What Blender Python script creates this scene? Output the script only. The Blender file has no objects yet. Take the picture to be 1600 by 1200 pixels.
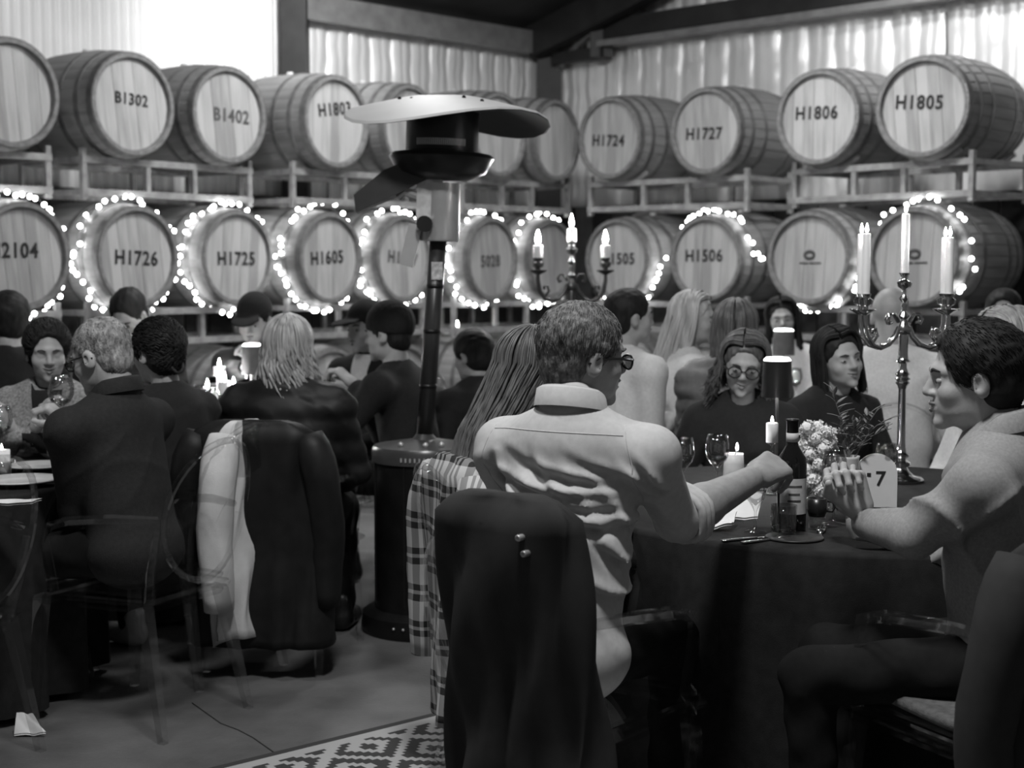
import bpy, math, random
import numpy as np
from mathutils import Vector, Matrix, Euler
random.seed(7); np.random.seed(7)
R_ = math.radians
scene = bpy.context.scene
col = scene.collection

# ---------------------------------------------------------------- camera
F = 2300.0                      # focal length in pixels of the 1600x1200 frame
CAMZ = 1.46
PITCH = math.atan(180.0 / F)
cam_d = bpy.data.cameras.new('camera'); cam = bpy.data.objects.new('camera', cam_d); col.objects.link(cam)
cam_d.sensor_width = 36; cam_d.lens = F / 1600 * 36
cam.location = (0, 0, CAMZ); cam.rotation_euler = (math.pi/2 - PITCH, 0, 0)
cam_d.dof.use_dof = True; cam_d.dof.focus_distance = 3.9; cam_d.dof.aperture_fstop = 3.6
cam_d.clip_start = .05; cam_d.clip_end = 100
scene.camera = cam

# ---------------------------------------------------------------- world and exposure
w = bpy.data.worlds.new('world'); scene.world = w; w.use_nodes = True
w.node_tree.nodes['Background'].inputs[0].default_value = (1, 1, 1, 1)
w.node_tree.nodes['Background'].inputs[1].default_value = .085
vs = scene.view_settings
vs.view_transform = 'Standard'; vs.look = 'None'; vs.exposure = 0; vs.gamma = 1; vs.use_curve_mapping = False

# ---------------------------------------------------------------- hall lamps (hung under the roof)
def lamp(kind, name, loc, target, power, size=.3, angle=60, blend=.6):
    d = bpy.data.lights.new(name, kind); d.energy = power
    if kind == 'SPOT':
        d.spot_size = R_(angle); d.spot_blend = blend; d.shadow_soft_size = size
    elif kind == 'AREA':
        d.shape = 'DISK'; d.size = size
    else:
        d.shadow_soft_size = size
    o = bpy.data.objects.new(name, d); col.objects.link(o); o.location = loc
    o.rotation_euler = (Vector(target) - Vector(loc)).to_track_quat('-Z', 'Y').to_euler()
    return o
lamp('SPOT', 'flood_lamp', (-2.3, 8.3, 3.95), (-3.9, 10.0, 3.0), 34, .15, 88, .75)
lamp('SPOT', 'flood_lamp', (-1.1, 9.7, 3.95), (-2.0, 11.9, 2.9), 190, .15, 84, .8)
lamp('SPOT', 'flood_lamp', (2.3, 9.3, 4.4), (3.7, 10.5, 2.9), 190, .15, 100, .8)
lamp('AREA', 'high_bay_lamp', (0.0, 2.4, 4.4), (0.4, 3.6, 0), 118, .5)
lamp('AREA', 'high_bay_lamp', (-1.6, 3.8, 4.3), (-1.3, 4.4, 0), 34, .5)
lamp('AREA', 'high_bay_lamp', (-.7, 8.7, 4.1), (-1.2, 9.5, 0), 74, .6)
lamp('AREA', 'high_bay_lamp', (1.2, 8.6, 4.3), (1.4, 9.4, 0), 76, .6)
scene.cycles.max_bounces = 6; scene.cycles.diffuse_bounces = 3; scene.cycles.glossy_bounces = 3; scene.cycles.transparent_max_bounces = 24
# ---------------------------------------------------------------- pixel to place
def ray(px, py):
    x = (px-800)/F; u = (600-py)/F
    return np.array([x, math.cos(PITCH)+u*math.sin(PITCH), -math.sin(PITCH)+u*math.cos(PITCH)])
def at(px, py, Y):
    r = ray(px, py); t = Y/r[1]
    return np.array([r[0]*t, Y, CAMZ+r[2]*t])
def onz(px, py, z):
    r = ray(px, py); t = (z-CAMZ)/r[2]
    return np.array([r[0]*t, r[1]*t, z])

# ---------------------------------------------------------------- materials
MATS = {}
def nd(nt, typ, **kw):
    n = nt.nodes.new(typ)
    for k, v in kw.items(): setattr(n, k, v)
    return n
def mth(nt, op, a, b=None, c=None):
    n = nt.nodes.new('ShaderNodeMath'); n.operation = op
    for i, v in enumerate((a, b, c)):
        if v is None: continue
        if isinstance(v, (int, float)): n.inputs[i].default_value = v
        else: nt.links.new(v, n.inputs[i])
    return n.outputs[0]
def mixc(nt, fac, c0, c1):
    n = nt.nodes.new('ShaderNodeMix'); n.data_type = 'RGBA'
    for i, v in ((0, fac), (6, c0), (7, c1)):
        if isinstance(v, (int, float)): n.inputs[i].default_value = v if i == 0 else (v, v, v, 1)
        else: nt.links.new(v, n.inputs[i])
    return n.outputs[2]
def mat(name, g=.5, rough=.6, metal=0, var=.2, scale=20, stretch=(1, 1, 1), bump=0, bscale=None, spec=.4, rnd=0, sheen=0, emit=0, coat=0):
    if name in MATS: return MATS[name]
    m = bpy.data.materials.new(name); m.use_nodes = True; nt = m.node_tree; MATS[name] = m
    b = nt.nodes['Principled BSDF']
    b.inputs['Roughness'].default_value = rough; b.inputs['Metallic'].default_value = metal
    b.inputs['Specular IOR Level'].default_value = spec
    if sheen: b.inputs['Sheen Weight'].default_value = sheen
    if coat: b.inputs['Coat Weight'].default_value = coat
    tc = nd(nt, 'ShaderNodeTexCoord'); mp = nd(nt, 'ShaderNodeMapping'); mp.inputs['Scale'].default_value = stretch
    nt.links.new(tc.outputs['Object'], mp.inputs[0])
    nz = nd(nt, 'ShaderNodeTexNoise'); nz.inputs['Scale'].default_value = scale; nz.inputs['Detail'].default_value = 4
    nt.links.new(mp.outputs[0], nz.inputs['Vector'])
    fac = mth(nt, 'MULTIPLY_ADD', nz.outputs['Fac'], 2.2, -.6)
    if rnd:
        oi = nd(nt, 'ShaderNodeObjectInfo')
        fac = mth(nt, 'ADD', fac, mth(nt, 'MULTIPLY_ADD', oi.outputs['Random'], 2*rnd, -rnd))
    cl = nd(nt, 'ShaderNodeClamp'); nt.links.new(fac, cl.inputs[0])
    c = mixc(nt, cl.outputs[0], g*(1-var), min(1, g*(1+var)))
    nt.links.new(c, b.inputs['Base Color'])
    if bump:
        bz = nz
        if bscale:
            bz = nd(nt, 'ShaderNodeTexNoise'); bz.inputs['Scale'].default_value = bscale; bz.inputs['Detail'].default_value = 5
            nt.links.new(mp.outputs[0], bz.inputs['Vector'])
        bm_ = nd(nt, 'ShaderNodeBump'); bm_.inputs['Strength'].default_value = bump; bm_.inputs['Distance'].default_value = .01
        nt.links.new(bz.outputs['Fac'], bm_.inputs['Height']); nt.links.new(bm_.outputs[0], b.inputs['Normal'])
    if emit:
        b.inputs['Emission Color'].default_value = (1, 1, 1, 1); b.inputs['Emission Strength'].default_value = emit
    return m
def clear_mat(name, tint=.92, gloss=.10, rough=.03, fr=.85):
    if name in MATS: return MATS[name]
    m = bpy.data.materials.new(name); m.use_nodes = True; nt = m.node_tree; MATS[name] = m
    nt.nodes.remove(nt.nodes['Principled BSDF']); out = nt.nodes['Material Output']
    tr = nd(nt, 'ShaderNodeBsdfTransparent'); tr.inputs[0].default_value = (tint, tint, tint, 1)
    gl = nd(nt, 'ShaderNodeBsdfGlossy'); gl.inputs['Roughness'].default_value = rough
    lw = nd(nt, 'ShaderNodeLayerWeight'); lw.inputs[0].default_value = .35
    nz = nd(nt, 'ShaderNodeTexNoise'); nz.inputs['Scale'].default_value = 9
    f = mth(nt, 'MULTIPLY_ADD', lw.outputs['Fresnel'], fr, gloss)
    f = mth(nt, 'MULTIPLY', f, mth(nt, 'MULTIPLY_ADD', nz.outputs['Fac'], .3, .85))
    mx = nd(nt, 'ShaderNodeMixShader'); nt.links.new(f, mx.inputs[0]); nt.links.new(tr.outputs[0], mx.inputs[1]); nt.links.new(gl.outputs[0], mx.inputs[2])
    nt.links.new(mx.outputs[0], out.inputs[0])
    return m
def glow_mat(name, strength, g=1.0):
    if name in MATS: return MATS[name]
    m = bpy.data.materials.new(name); m.use_nodes = True; nt = m.node_tree; MATS[name] = m
    b = nt.nodes['Principled BSDF']; b.inputs['Base Color'].default_value = (.8, .8, .8, 1)
    nz = nd(nt, 'ShaderNodeTexNoise'); nz.inputs['Scale'].default_value = 3
    s = mth(nt, 'MULTIPLY', mth(nt, 'MULTIPLY_ADD', nz.outputs['Fac'], .2, .9), strength)
    b.inputs['Emission Color'].default_value = (g, g, g, 1); nt.links.new(s, b.inputs['Emission Strength'])
    return m

# ---------------------------------------------------------------- mesh building
def frame_from(d, up=(0, 0, 1)):
    d = np.asarray(d, float); d = d/np.linalg.norm(d); up = np.asarray(up, float)
    if abs(np.dot(d, up)) > .98: up = np.array([0., 1, 0])
    x = np.cross(up, d); x /= np.linalg.norm(x); y = np.cross(d, x)
    return x, y, d
class G:
    def __init__(s): s.v = []; s.f = []; s.n = 0; s.m = []
    def add(s, v, f, mi=0):
        v = np.asarray(v, float).reshape(-1, 3); s.v.append(v)
        s.f += [tuple(int(i)+s.n for i in q) for q in f]; s.m += [mi]*len(f); s.n += len(v); return s
    def box(s, c, size, rot=None, mi=0):
        x, y, z = [a/2 for a in size]
        if 1:
            P = np.array([(-x,-y,-z),(x,-y,-z),(x,y,-z),(-x,y,-z),(-x,-y,z),(x,-y,z),(x,y,z),(-x,y,z)])
            fs = [(3,2,1,0),(4,5,6,7),(0,1,5,4),(1,2,6,5),(2,3,7,6),(3,0,4,7)]
        if rot is not None: P = P @ np.asarray(rot).T
        return s.add(P+np.asarray(c), fs, mi)
    def bar(s, a, b, wx, wy, mi=0, up=(0, 0, 1)):
        a = np.asarray(a, float); b = np.asarray(b, float)
        x, y, z = frame_from(b-a, up); L = np.linalg.norm(b-a)
        return s.box((a+b)/2, (wx, wy, L), np.array([x, y, z]).T, mi)
    def lathe(s, prof, n=24, M=None, mi=0, close=False, arc=None):
        prof = np.asarray(prof, float); k = len(prof); an = np.linspace(0, 2*math.pi, n, endpoint=False)
        P = np.zeros((n, k, 3)); P[:, :, 0] = np.cos(an)[:, None]*prof[:, 0]; P[:, :, 1] = np.sin(an)[:, None]*prof[:, 0]; P[:, :, 2] = prof[:, 1]
        P = P.reshape(-1, 3)
        if M is not None: P = P @ np.asarray(M)[:3, :3].T + np.asarray(M)[:3, 3]
        fs = []
        for i in range(n):
            j = (i+1) % n
            for q in range(k-1):
                fs.append((i*k+q, j*k+q, j*k+q+1, i*k+q+1))
            if close: fs.append((i*k+k-1, j*k+k-1, j*k, i*k))
        return s.add(P, fs, mi)
    def tube(s, pts, r, n=6, mi=0, caps=True, flat=1.0):
        pts = np.asarray(pts, float); k = len(pts); r = np.broadcast_to(np.asarray(r, float), (k,))
        t = np.gradient(pts, axis=0); t /= np.linalg.norm(t, axis=1)[:, None]+1e-12
        x, y, _ = frame_from(t[0]); P = []; an = np.linspace(0, 2*math.pi, n, endpoint=False)
        for i in range(k):
            x = x-np.dot(x, t[i])*t[i]; x /= np.linalg.norm(x)+1e-12; y = np.cross(t[i], x)
            P.append(pts[i]+r[i]*(np.cos(an)[:, None]*x+flat*np.sin(an)[:, None]*y))
        fs = [(i*n+j, i*n+(j+1) % n, (i+1)*n+(j+1) % n, (i+1)*n+j) for i in range(k-1) for j in range(n)]
        if caps: fs += [tuple(range(n-1, -1, -1)), tuple(range((k-1)*n, k*n))]
        return s.add(np.concatenate(P), fs, mi)
    def ball(s, c, r, n=10, m=7, mi=0, R=None):
        r = np.broadcast_to(np.asarray(r, float), (3,)); th = np.linspace(0, math.pi, m)
        prof = np.stack([np.sin(th), -np.cos(th)], 1); g = G(); g.lathe(prof, n); P = g.v[0]*r
        if R is not None: P = P @ np.asarray(R).T
        return s.add(P+np.asarray(c), g.f, mi)
    def loft(s, rings, mi=0, caps=True):
        n = len(rings[0]); k = len(rings)
        fs = [(i*n+j, i*n+(j+1) % n, (i+1)*n+(j+1) % n, (i+1)*n+j) for i in range(k-1) for j in range(n)]
        if caps: fs += [tuple(range(n-1, -1, -1)), tuple(range((k-1)*n, k*n))]
        return s.add(np.concatenate([np.asarray(q) for q in rings]), fs, mi)
    def grid(s, P, mi=0):
        a, b, _ = P.shape
        fs = [(i*b+j, i*b+j+1, (i+1)*b+j+1, (i+1)*b+j) for i in range(a-1) for j in range(b-1)]
        return s.add(P.reshape(-1, 3), fs, mi)
    def prism(s, poly, M, depth, mi=0):
        n = len(poly); P = np.array([(x, y, 0) for x, y in poly]+[(x, y, depth) for x, y in poly])
        P = P @ np.asarray(M)[:3, :3].T+np.asarray(M)[:3, 3]
        return s.add(P, [tuple(range(n-1, -1, -1)), tuple(range(n, 2*n))]+[(i, (i+1) % n, n+(i+1) % n, n+i) for i in range(n)], mi)
    def mesh(s, name, smooth=True):
        me = bpy.data.meshes.new(name); V = np.concatenate(s.v)
        me.from_pydata(V.tolist(), [], s.f)
        if smooth: me.polygons.foreach_set('use_smooth', [True]*len(me.polygons))
        if any(s.m): me.polygons.foreach_set('material_index', s.m)
        me.update(); return me
    def build(s, name, m, parent=None, smooth=True, ang=None):
        me = s.mesh(name, smooth)
        for q in (m if isinstance(m, (list, tuple)) else [m]): me.materials.append(q)
        if smooth and ang is not None: me.set_sharp_from_angle(angle=R_(ang))
        return link(name, me, parent)
def link(name, me, parent=None, loc=None, rz=None, M=None):
    o = bpy.data.objects.new(name, me); col.objects.link(o)
    if parent is not None: o.parent = parent
    if loc is not None: o.location = loc
    if rz is not None: o.rotation_euler = (0, 0, rz)
    if M is not None: o.matrix_local = M
    return o
def tag(o, label=None, cat=None, group=None, kind=None):
    if label: o['label'] = label
    if cat: o['category'] = cat
    if group: o['group'] = group
    if kind: o['kind'] = kind
    return o
def empty(name, loc=(0, 0, 0), rz=0, label=None, cat=None, group=None):
    o = link(name, None, None, loc, rz); o.empty_display_size = .1
    return tag(o, label, cat, group)
def struct(name, g, m, parent=None, smooth=True, label=None, ang=None):
    o = g.build(name, m, parent, smooth, ang)
    if parent is None: o['kind'] = 'structure'
    if label: o['label'] = label
    return o
def kids(o): return [c for c in bpy.data.objects if c.parent == o]
def copy_tree(o, loc, rz, label=None, group=None):
    def rec(a, par):
        c = a.copy(); col.objects.link(c); c.parent = par
        for ch in CH.get(a.name, []): rec(ch, c)
        return c
    CH = {}
    for q in bpy.data.objects:
        if q.parent: CH.setdefault(q.parent.name, []).append(q)
    c = rec(o, None); c.location = loc; c.rotation_euler = (0, 0, rz)
    if label: c['label'] = label
    if group: c['group'] = group
    return c
def rotm(z=0, x=0, y=0):
    return np.array(Matrix.Rotation(z, 3, 'Z') @ Matrix.Rotation(x, 3, 'X') @ Matrix.Rotation(y, 3, 'Y'))
def text_mesh(txt, size, depth, bold=.012, sx=1.0, space=1.05):
    cu = bpy.data.curves.new('lettering', 'FONT'); cu.body = txt; cu.size = size; cu.extrude = depth
    cu.align_x = 'CENTER'; cu.align_y = 'CENTER'; cu.offset = bold*size; cu.space_character = space; cu.resolution_u = 3
    o = bpy.data.objects.new('lettering', cu); col.objects.link(o)
    dg = bpy.context.evaluated_depsgraph_get(); dg.update()
    me = bpy.data.meshes.new_from_object(o.evaluated_get(dg))
    bpy.data.objects.remove(o); bpy.data.curves.remove(cu)
    if sx != 1: me.transform(Matrix.Diagonal((sx, 1, 1, 1)))
    return me

# ---------------------------------------------------------------- smooth bodies: blended distance field + surface nets
class Field:
    def __init__(s, lo, hi, h):
        s.lo = np.asarray(lo, float); s.h = h; n = np.ceil((np.asarray(hi)-s.lo)/h).astype(int)+1
        s.n = n; s.V = np.full(n, .08, np.float32); s.ax = [s.lo[i]+h*np.arange(n[i]) for i in range(3)]
    def sub(s, lo, hi):
        a = np.clip(np.floor((np.asarray(lo)-s.lo)/s.h).astype(int), 0, s.n); b = np.clip(np.ceil((np.asarray(hi)-s.lo)/s.h).astype(int)+1, 0, s.n)
        if (b-a).min() <= 0: return None, None
        sl = tuple(slice(a[i], b[i]) for i in range(3))
        return sl, [s.ax[0][sl[0]][:, None, None], s.ax[1][sl[1]][None, :, None], s.ax[2][sl[2]][None, None, :]]
    def put(s, d, sl, k, cut=False):
        v = s.V[sl]
        if cut:
            hh = np.clip(.5-.5*(v+d)/k, 0, 1); s.V[sl] = v*(1-hh)+(-d)*hh+k*hh*(1-hh)
        else:
            hh = np.clip(.5+.5*(v-d)/k, 0, 1); s.V[sl] = v*(1-hh)+d*hh-k*hh*(1-hh)
    def cone(s, a, b, ra, rb, k=.02, cut=False):
        a = np.asarray(a, float); b = np.asarray(b, float); r = max(ra, rb)+k+s.h*2+.02
        sl, P = s.sub(np.minimum(a, b)-r, np.maximum(a, b)+r)
        if sl is None: return s
        ba = b-a; L = max(1e-9, float(ba@ba))
        q = [P[i]-a[i] for i in range(3)]; t = np.clip((q[0]*ba[0]+q[1]*ba[1]+q[2]*ba[2])/L, 0, 1)
        d = np.sqrt((q[0]-t*ba[0])**2+(q[1]-t*ba[1])**2+(q[2]-t*ba[2])**2)-(ra+(rb-ra)*t)
        s.put(d, sl, k, cut); return s
    def ell(s, c, r, R=None, k=.02, cut=False):
        c = np.asarray(c, float); r = np.asarray(r, float); e = r.max()+k+s.h*2+.02
        sl, P = s.sub(c-e, c+e)
        if sl is None: return s
        q = [P[i]-c[i] for i in range(3)]
        if R is not None:
            R = np.asarray(R); q = [R[0, i]*q[0]+R[1, i]*q[1]+R[2, i]*q[2] for i in range(3)]
        k0 = np.sqrt((q[0]/r[0])**2+(q[1]/r[1])**2+(q[2]/r[2])**2); k1 = np.sqrt((q[0]/r[0]**2)**2+(q[1]/r[1]**2)**2+(q[2]/r[2]**2)**2)+1e-9
        s.put(np.minimum(k0*(k0-1)/k1, .2), sl, k, cut); return s
    def half(s, p, nrm, k=.01):          # cut away the side the normal points to
        P = [s.ax[0][:, None, None], s.ax[1][None, :, None], s.ax[2][None, None, :]]
        d = -sum((P[i]-p[i])*nrm[i] for i in range(3)); sl = (slice(None),)*3
        s.put(np.broadcast_to(d, s.V.shape), sl, k, True); return s
    def noise(s, fn):
        P = np.meshgrid(*s.ax, indexing='ij', sparse=True); s.V = s.V+fn(*P).astype(np.float32); return s
    def mesh(s):
        V = s.V; S = V < 0
        c = np.zeros(tuple(np.array(V.shape)-1), np.int8); C8 = [(i, j, k) for i in (0, 1) for j in (0, 1) for k in (0, 1)]
        sh = c.shape
        def corner(A, o): return A[o[0]:o[0]+sh[0], o[1]:o[1]+sh[1], o[2]:o[2]+sh[2]]
        for o in C8: c += corner(S, o)
        act = (c > 0) & (c < 8); ii = np.argwhere(act); idx = np.full(sh, -1, np.int64); idx[act] = np.arange(len(ii))
        pos = np.zeros((len(ii), 3)); cnt = np.zeros(len(ii))
        for o in C8:
            for ax in range(3):
                if o[ax]: continue
                p = list(o); p[ax] = 1
                v0 = corner(V, o)[act]; v1 = corner(V, p)[act]; x = (v0 < 0) != (v1 < 0)
                t = np.where(x, v0/np.where(x, v0-v1, 1), 0); e = np.tile(np.array(o, float), (len(ii), 1)); e[:, ax] += t
                pos[x] += e[x]; cnt[x] += 1
        vt = s.lo+s.h*(ii+pos/np.maximum(cnt, 1)[:, None]); fs = []
        for ax in range(3):
            a, b = [(1, 2), (2, 0), (0, 1)][ax]
            d0 = [slice(None)]*3; d1 = [slice(None)]*3; d0[ax] = slice(0, -1); d1[ax] = slice(1, None)
            x = S[tuple(d0)] != S[tuple(d1)]; E = np.argwhere(x)
            E = E[(E[:, a] > 0) & (E[:, b] > 0) & (E[:, a] < sh[a]) & (E[:, b] < sh[b])]
            q = []
            for (da, db) in ((-1, -1), (0, -1), (0, 0), (-1, 0)):
                e = E.copy(); e[:, a] += da; e[:, b] += db; q.append(idx[e[:, 0], e[:, 1], e[:, 2]])
            q = np.stack(q, 1); flip = ~S[E[:, 0], E[:, 1], E[:, 2]]; q[flip] = q[flip][:, ::-1]; fs.append(q[(q >= 0).all(1)])
        return vt, np.concatenate(fs) if fs else np.zeros((0, 4), int)
# ---------------------------------------------------------------- materials in use
m_floor = mat('concrete_floor', .115, .55, 0, .35, 3, bump=.25, bscale=60, spec=.3)
m_foil = mat('foil_insulation', .80, .36, .28, .15, 1.4, bump=.5, bscale=5)
m_white_sheet = mat('white_corrugated_sheet', .82, .45, 0, .06, 2)
m_steel_dark = mat('dark_painted_steel', .030, .5, .2, .3, 6)
m_steel_grey = mat('galvanised_steel', .30, .45, .5, .2, 9)
m_roof = mat('dark_roof_lining', .035, .7, 0, .4, 2)
m_rack = mat('barrel_rack_steel', .33, .5, .25, .3, 14, bump=.1)
m_stave = mat('barrel_oak_staves', .23, .7, 0, .2, 22, (1, .12, 1), bump=.12, rnd=.25)
m_head = mat('barrel_head_oak', .40, .72, 0, .22, 26, (1, 1, .10), bump=.2, rnd=.55)
m_hoop = mat('barrel_hoop_steel', .17, .5, .45, .3, 20)
m_chime = mat('barrel_chime_oak', .20, .75, 0, .3, 30)
m_ink = mat('stencil_ink', .02, .8, 0, .3, 60)
m_ink_soft = mat('worn_stencil_ink', .085, .8, 0, .5, 60)
m_cork = mat('bung_silicone', .5, .6)
m_black = mat('black_enamel', .016, .3, 0, .2, 10, spec=.5)
m_cable = mat('string_light_cable', .10, .6)
m_bulb = glow_mat('string_light_bulb', 20)

# ---------------------------------------------------------------- the hall
nL = np.array([math.sin(R_(46)), -math.cos(R_(46)), 0]); uL = np.array([-nL[1], nL[0], 0]); cL = -9.4    # left wall: p.nL = cL, uL runs to the corner
nR = np.array([-math.sin(R_(44)), -math.cos(R_(44)), 0]); uR = np.array([-nR[1], nR[0], 0]); cR = -10.2   # right wall, uR runs from the corner to the right
A_ = np.array([nL[:2], nR[:2]]); corner = np.append(np.linalg.solve(A_, [cL, cR]), 0)
def hit(px, py, n, c):
    r = ray(px, py); o = np.array([0, 0, CAMZ]); t = (c-o@n)/(r@n); return o+t*r
EAVE = 3.62; SL = math.tan(R_(15))
def roofz(p): return EAVE+SL*(p@nL-cL)

g = G(); g.grid(np.array([[(x, y, 0) for y in np.linspace(-4, 16, 9)] for x in np.linspace(9, -9, 9)]))
floor = struct('floor', g, m_floor, smooth=False, label='worn grey concrete floor of the barrel hall')
# crack running across the slab
ck = [(300, 1098), (345, 1130), (372, 1140), (395, 1152), (415, 1166), (432, 1178), (455, 1196), (480, 1225)]
P = np.array([onz(a, b, .0015) for a, b in ck]); g = G(); g.tube(P, .0022, 4, flat=.3)
struct('crack', g, mat('crack_shadow', .03, .9), floor)

def sheet(p0, u, n, L, z0, ztop, pitch, amp, nx, nz, fn=None):
    s = np.linspace(0, L, nx); rows = []
    for t in np.linspace(0, 1, nz):
        r = []
        for a in s:
            p = p0+u*a; z = z0+(ztop(p)-z0)*t
            d = amp*math.sin(2*math.pi*a/pitch) if fn is None else fn(a, z)
            q = p+n*d; r.append((q[0], q[1], z))
        rows.append(r)
    return np.array(rows)
# left wall: white corrugated sheeting up to the post, foil insulation beyond it
post = hit(446, 60, nL, cL); dpost = (post-corner)@uL       # negative distance along uL
g = G(); p0 = corner+uL*(dpost-7.0); g.grid(sheet(p0, uL, nL, 7.0, 0, lambda p: EAVE+.3, .076, .012, 560, 4))
struct('wall_left', g, m_white_sheet, label='white corrugated sheet wall behind the barrel stack')
rng = np.random.RandomState(3); ph = rng.rand(400)*6.28
def crinkle(pitch, seed):
    rr = np.random.RandomState(seed); off = rr.rand(300)
    def fn(a, z):
        k = a/pitch+.25*math.sin(a*1.7+seed); i = int(math.floor(k)); f = k-i
        seam = -.05*math.exp(-((f-.5)/.10)**2)                    # blanket pulled in between pillow folds
        return .035*math.sin(math.pi*f)**.6+.012*math.sin(7*z+6.28*off[i % 300])*math.sin(9*a+4*off[(i+7) % 300])+.008*math.sin(23*z+11*a)+seam*.2
    return fn
g = G(); p0 = corner+uL*dpost; g.grid(sheet(p0, uL, nL, -dpost, 0, lambda p: EAVE+.3, 0, 0, 300, 36, crinkle(.21, 2)))
struct('wall_left_insulated', g, m_foil, label='silver foil insulation on the wall left of the corner')
g = G(); g.grid(sheet(corner, uR, nR, 9.0, 0, lambda p: roofz(p)+.05, 0, 0, 520, 50, crinkle(.235, 5)))
struct('wall_right', g, m_foil, label='pleated silver foil insulation on the gable wall')
# dark boards added low on both walls to darken the gaps behind the stacks
for nm, p0, u, n, L, lb in (('wall_left_added_boards', corner-uL*9, uL, nL, 9-.2, 'dark boards added low on the left wall to darken the gaps behind the barrels'), ('wall_right_added_boards', corner+uR*.2, uR, nR, 8.5, 'dark boards added low on the gable wall to darken the gaps behind the barrels')):
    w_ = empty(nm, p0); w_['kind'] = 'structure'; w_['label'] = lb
    gb_ = G(); gb_.bar(n*.075+np.array([0, 0, 0]), n*.075+np.array([0, 0, 2.02]), .20, .02, up=n); me_ = gb_.mesh('board', False); me_.materials.append(mat('gap_darkening_board', .075, .8, 0, .6, 7, rnd=.9))
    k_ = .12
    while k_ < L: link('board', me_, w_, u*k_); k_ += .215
# roof
g = G(); q0 = corner-uL*9-nL*.3
g.grid(np.array([[(lambda p: (p[0], p[1], roofz(p)))(q0+uL*a+nL*b) for b in np.linspace(0, 13, 14)] for a in np.linspace(0, 9.4, 10)]))
struct('ceiling', g, m_roof, label='dark sloping roof of the hall', smooth=False)
def beam(name, a, b, wx, wy, m, label):
    g = G(); g.bar(a, b, wx, wy); return struct(name, g, m, smooth=False, label=label)
def wl(d, z, off=.1): p = corner+uL*d+nL*off; p[2] = z; return p
def wr(d, z, off=.1): p = corner+uR*d+nR*off; p[2] = z; return p
beam('trim_1', wl(dpost, 0, .12), wl(dpost, EAVE+.2, .12), .20, .2, m_steel_dark, 'dark steel wall post beside the white sheeting')
beam('trim_2', wl(dpost, 3.50, .14), wl(-.1, 3.50, .14), .07, .20, m_steel_grey, 'pale steel eave beam along the left insulated wall')
beam('trim_3', wl(-.10, 0, .12), wl(-.10, EAVE+.1, .12), .22, .22, m_steel_dark, 'dark steel column in the corner of the hall')
beam('trim_4', wr(.7, 3.56, .13), wr(9, 3.56, .13), .12, .17, m_steel_dark, 'dark steel girt across the insulated gable wall')
beam('trim_5', wr(.7, 3.435, .16), wr(9, 3.435, .16), .14, .05, m_steel_grey, 'pale lower flange of the gable wall girt')
beam('trim_6', wr(0.1, 3.50, .3)+nL*.0, wr(.1, 3.50, .3)+uR*3.6+np.array([0, 0, 3.6*SL]), .16, .28, m_steel_dark, 'dark roof rafter rising from the corner column')
beam('trim_7', wr(.25, 3.36, .16), wr(.85, 3.36, .16), .1, .10, m_steel_dark, 'short dark bracket beside the corner column')
beam('trim_8', wl(-.1, 3.28, .2), wr(.9, 3.62, .25), .05, .05, m_steel_grey, 'thin diagonal brace at the corner column')
beam('trim_9', wr(.78, 3.32, .14), wr(.78, 3.72, .14), .20, .16, m_steel_dark, 'dark cleat plate holding the gable girt')
for i, a in enumerate((1.9, 3.7, 5.6)):
    p = corner+nL*a-uL*.3; q = p-uL*8; p[2] = roofz(p)-.08; q[2] = roofz(q)-.08
    beam('trim_%d' % (10+i), p, q, .08, .14, m_steel_dark, ('dark purlin under the roof nearest the eave', 'second dark purlin up the roof slope', 'third dark purlin up the roof slope')[i])
g = G(); a_ = hit(1483, 20, nR, cR)+nR*.05; b_ = hit(1484, 100, nR, cR)+nR*.05; g.tube([a_, b_], .008, 5)
tag(g.build('wall_cable', mat('grey_cable', .2)), 'thin grey cable hanging down the foil gable wall', 'cable')

# ---------------------------------------------------------------- barrels
HR, BR, BL = .318, .362, .95                     # head radius, bilge radius, length
def brad(t): return HR+(BR-HR)*math.sin(math.pi*t)**.85 if 0 < t < 1 else HR
NS = 30
def body_mesh():
    g = G(); ts = np.linspace(0, 1, 13); rings = []
    for t in ts:
        r = brad(t); ring = []
        for k in range(NS):
            a0 = 2*math.pi*k/NS
            for da, dr in ((.012, -.004), (.03, 0), (2*math.pi/NS-.03, 0)):
                a = a0+da; ring.append(((r+dr)*math.cos(a), t*BL, (r+dr)*math.sin(a)))
        rings.append(ring[::-1])
    g.loft(rings, caps=False)
    # chime: inner lip down to the recessed heads
    for y0, y1 in ((0, .035), (BL, BL-.035)):
        an = np.linspace(0, 2*math.pi, 60, endpoint=False)
        def ring(r, y): return [(r*math.cos(a), y, r*math.sin(a)) for a in an]
        rr = [ring(HR-.002, y0), ring(HR-.028, y0), ring(HR-.034, y1)]
        g.loft(rr if y0 == 0 else [q[::-1] for q in rr], 1, caps=False)
    me = g.mesh('barrel_body'); me.materials.append(m_stave); me.materials.append(m_chime); me.set_sharp_from_angle(angle=R_(25)); return me
def hoop_mesh(t0, t1):
    g = G(); pr = []
    for t in np.linspace(t0, t1, 4): pr.append((brad(t)+.004, t*BL))
    pr = [(brad(t0)-.002, t0*BL)]+pr+[(brad(t1)-.002, t1*BL)]
    M = np.eye(4); M[:3, :3] = np.array([[1, 0, 0], [0, 0, 1], [0, 1, 0]]); g.lathe(pr, 44, M)
    me = g.mesh('hoop'); me.materials.append(m_hoop); me.set_sharp_from_angle(angle=R_(40)); return me
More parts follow.
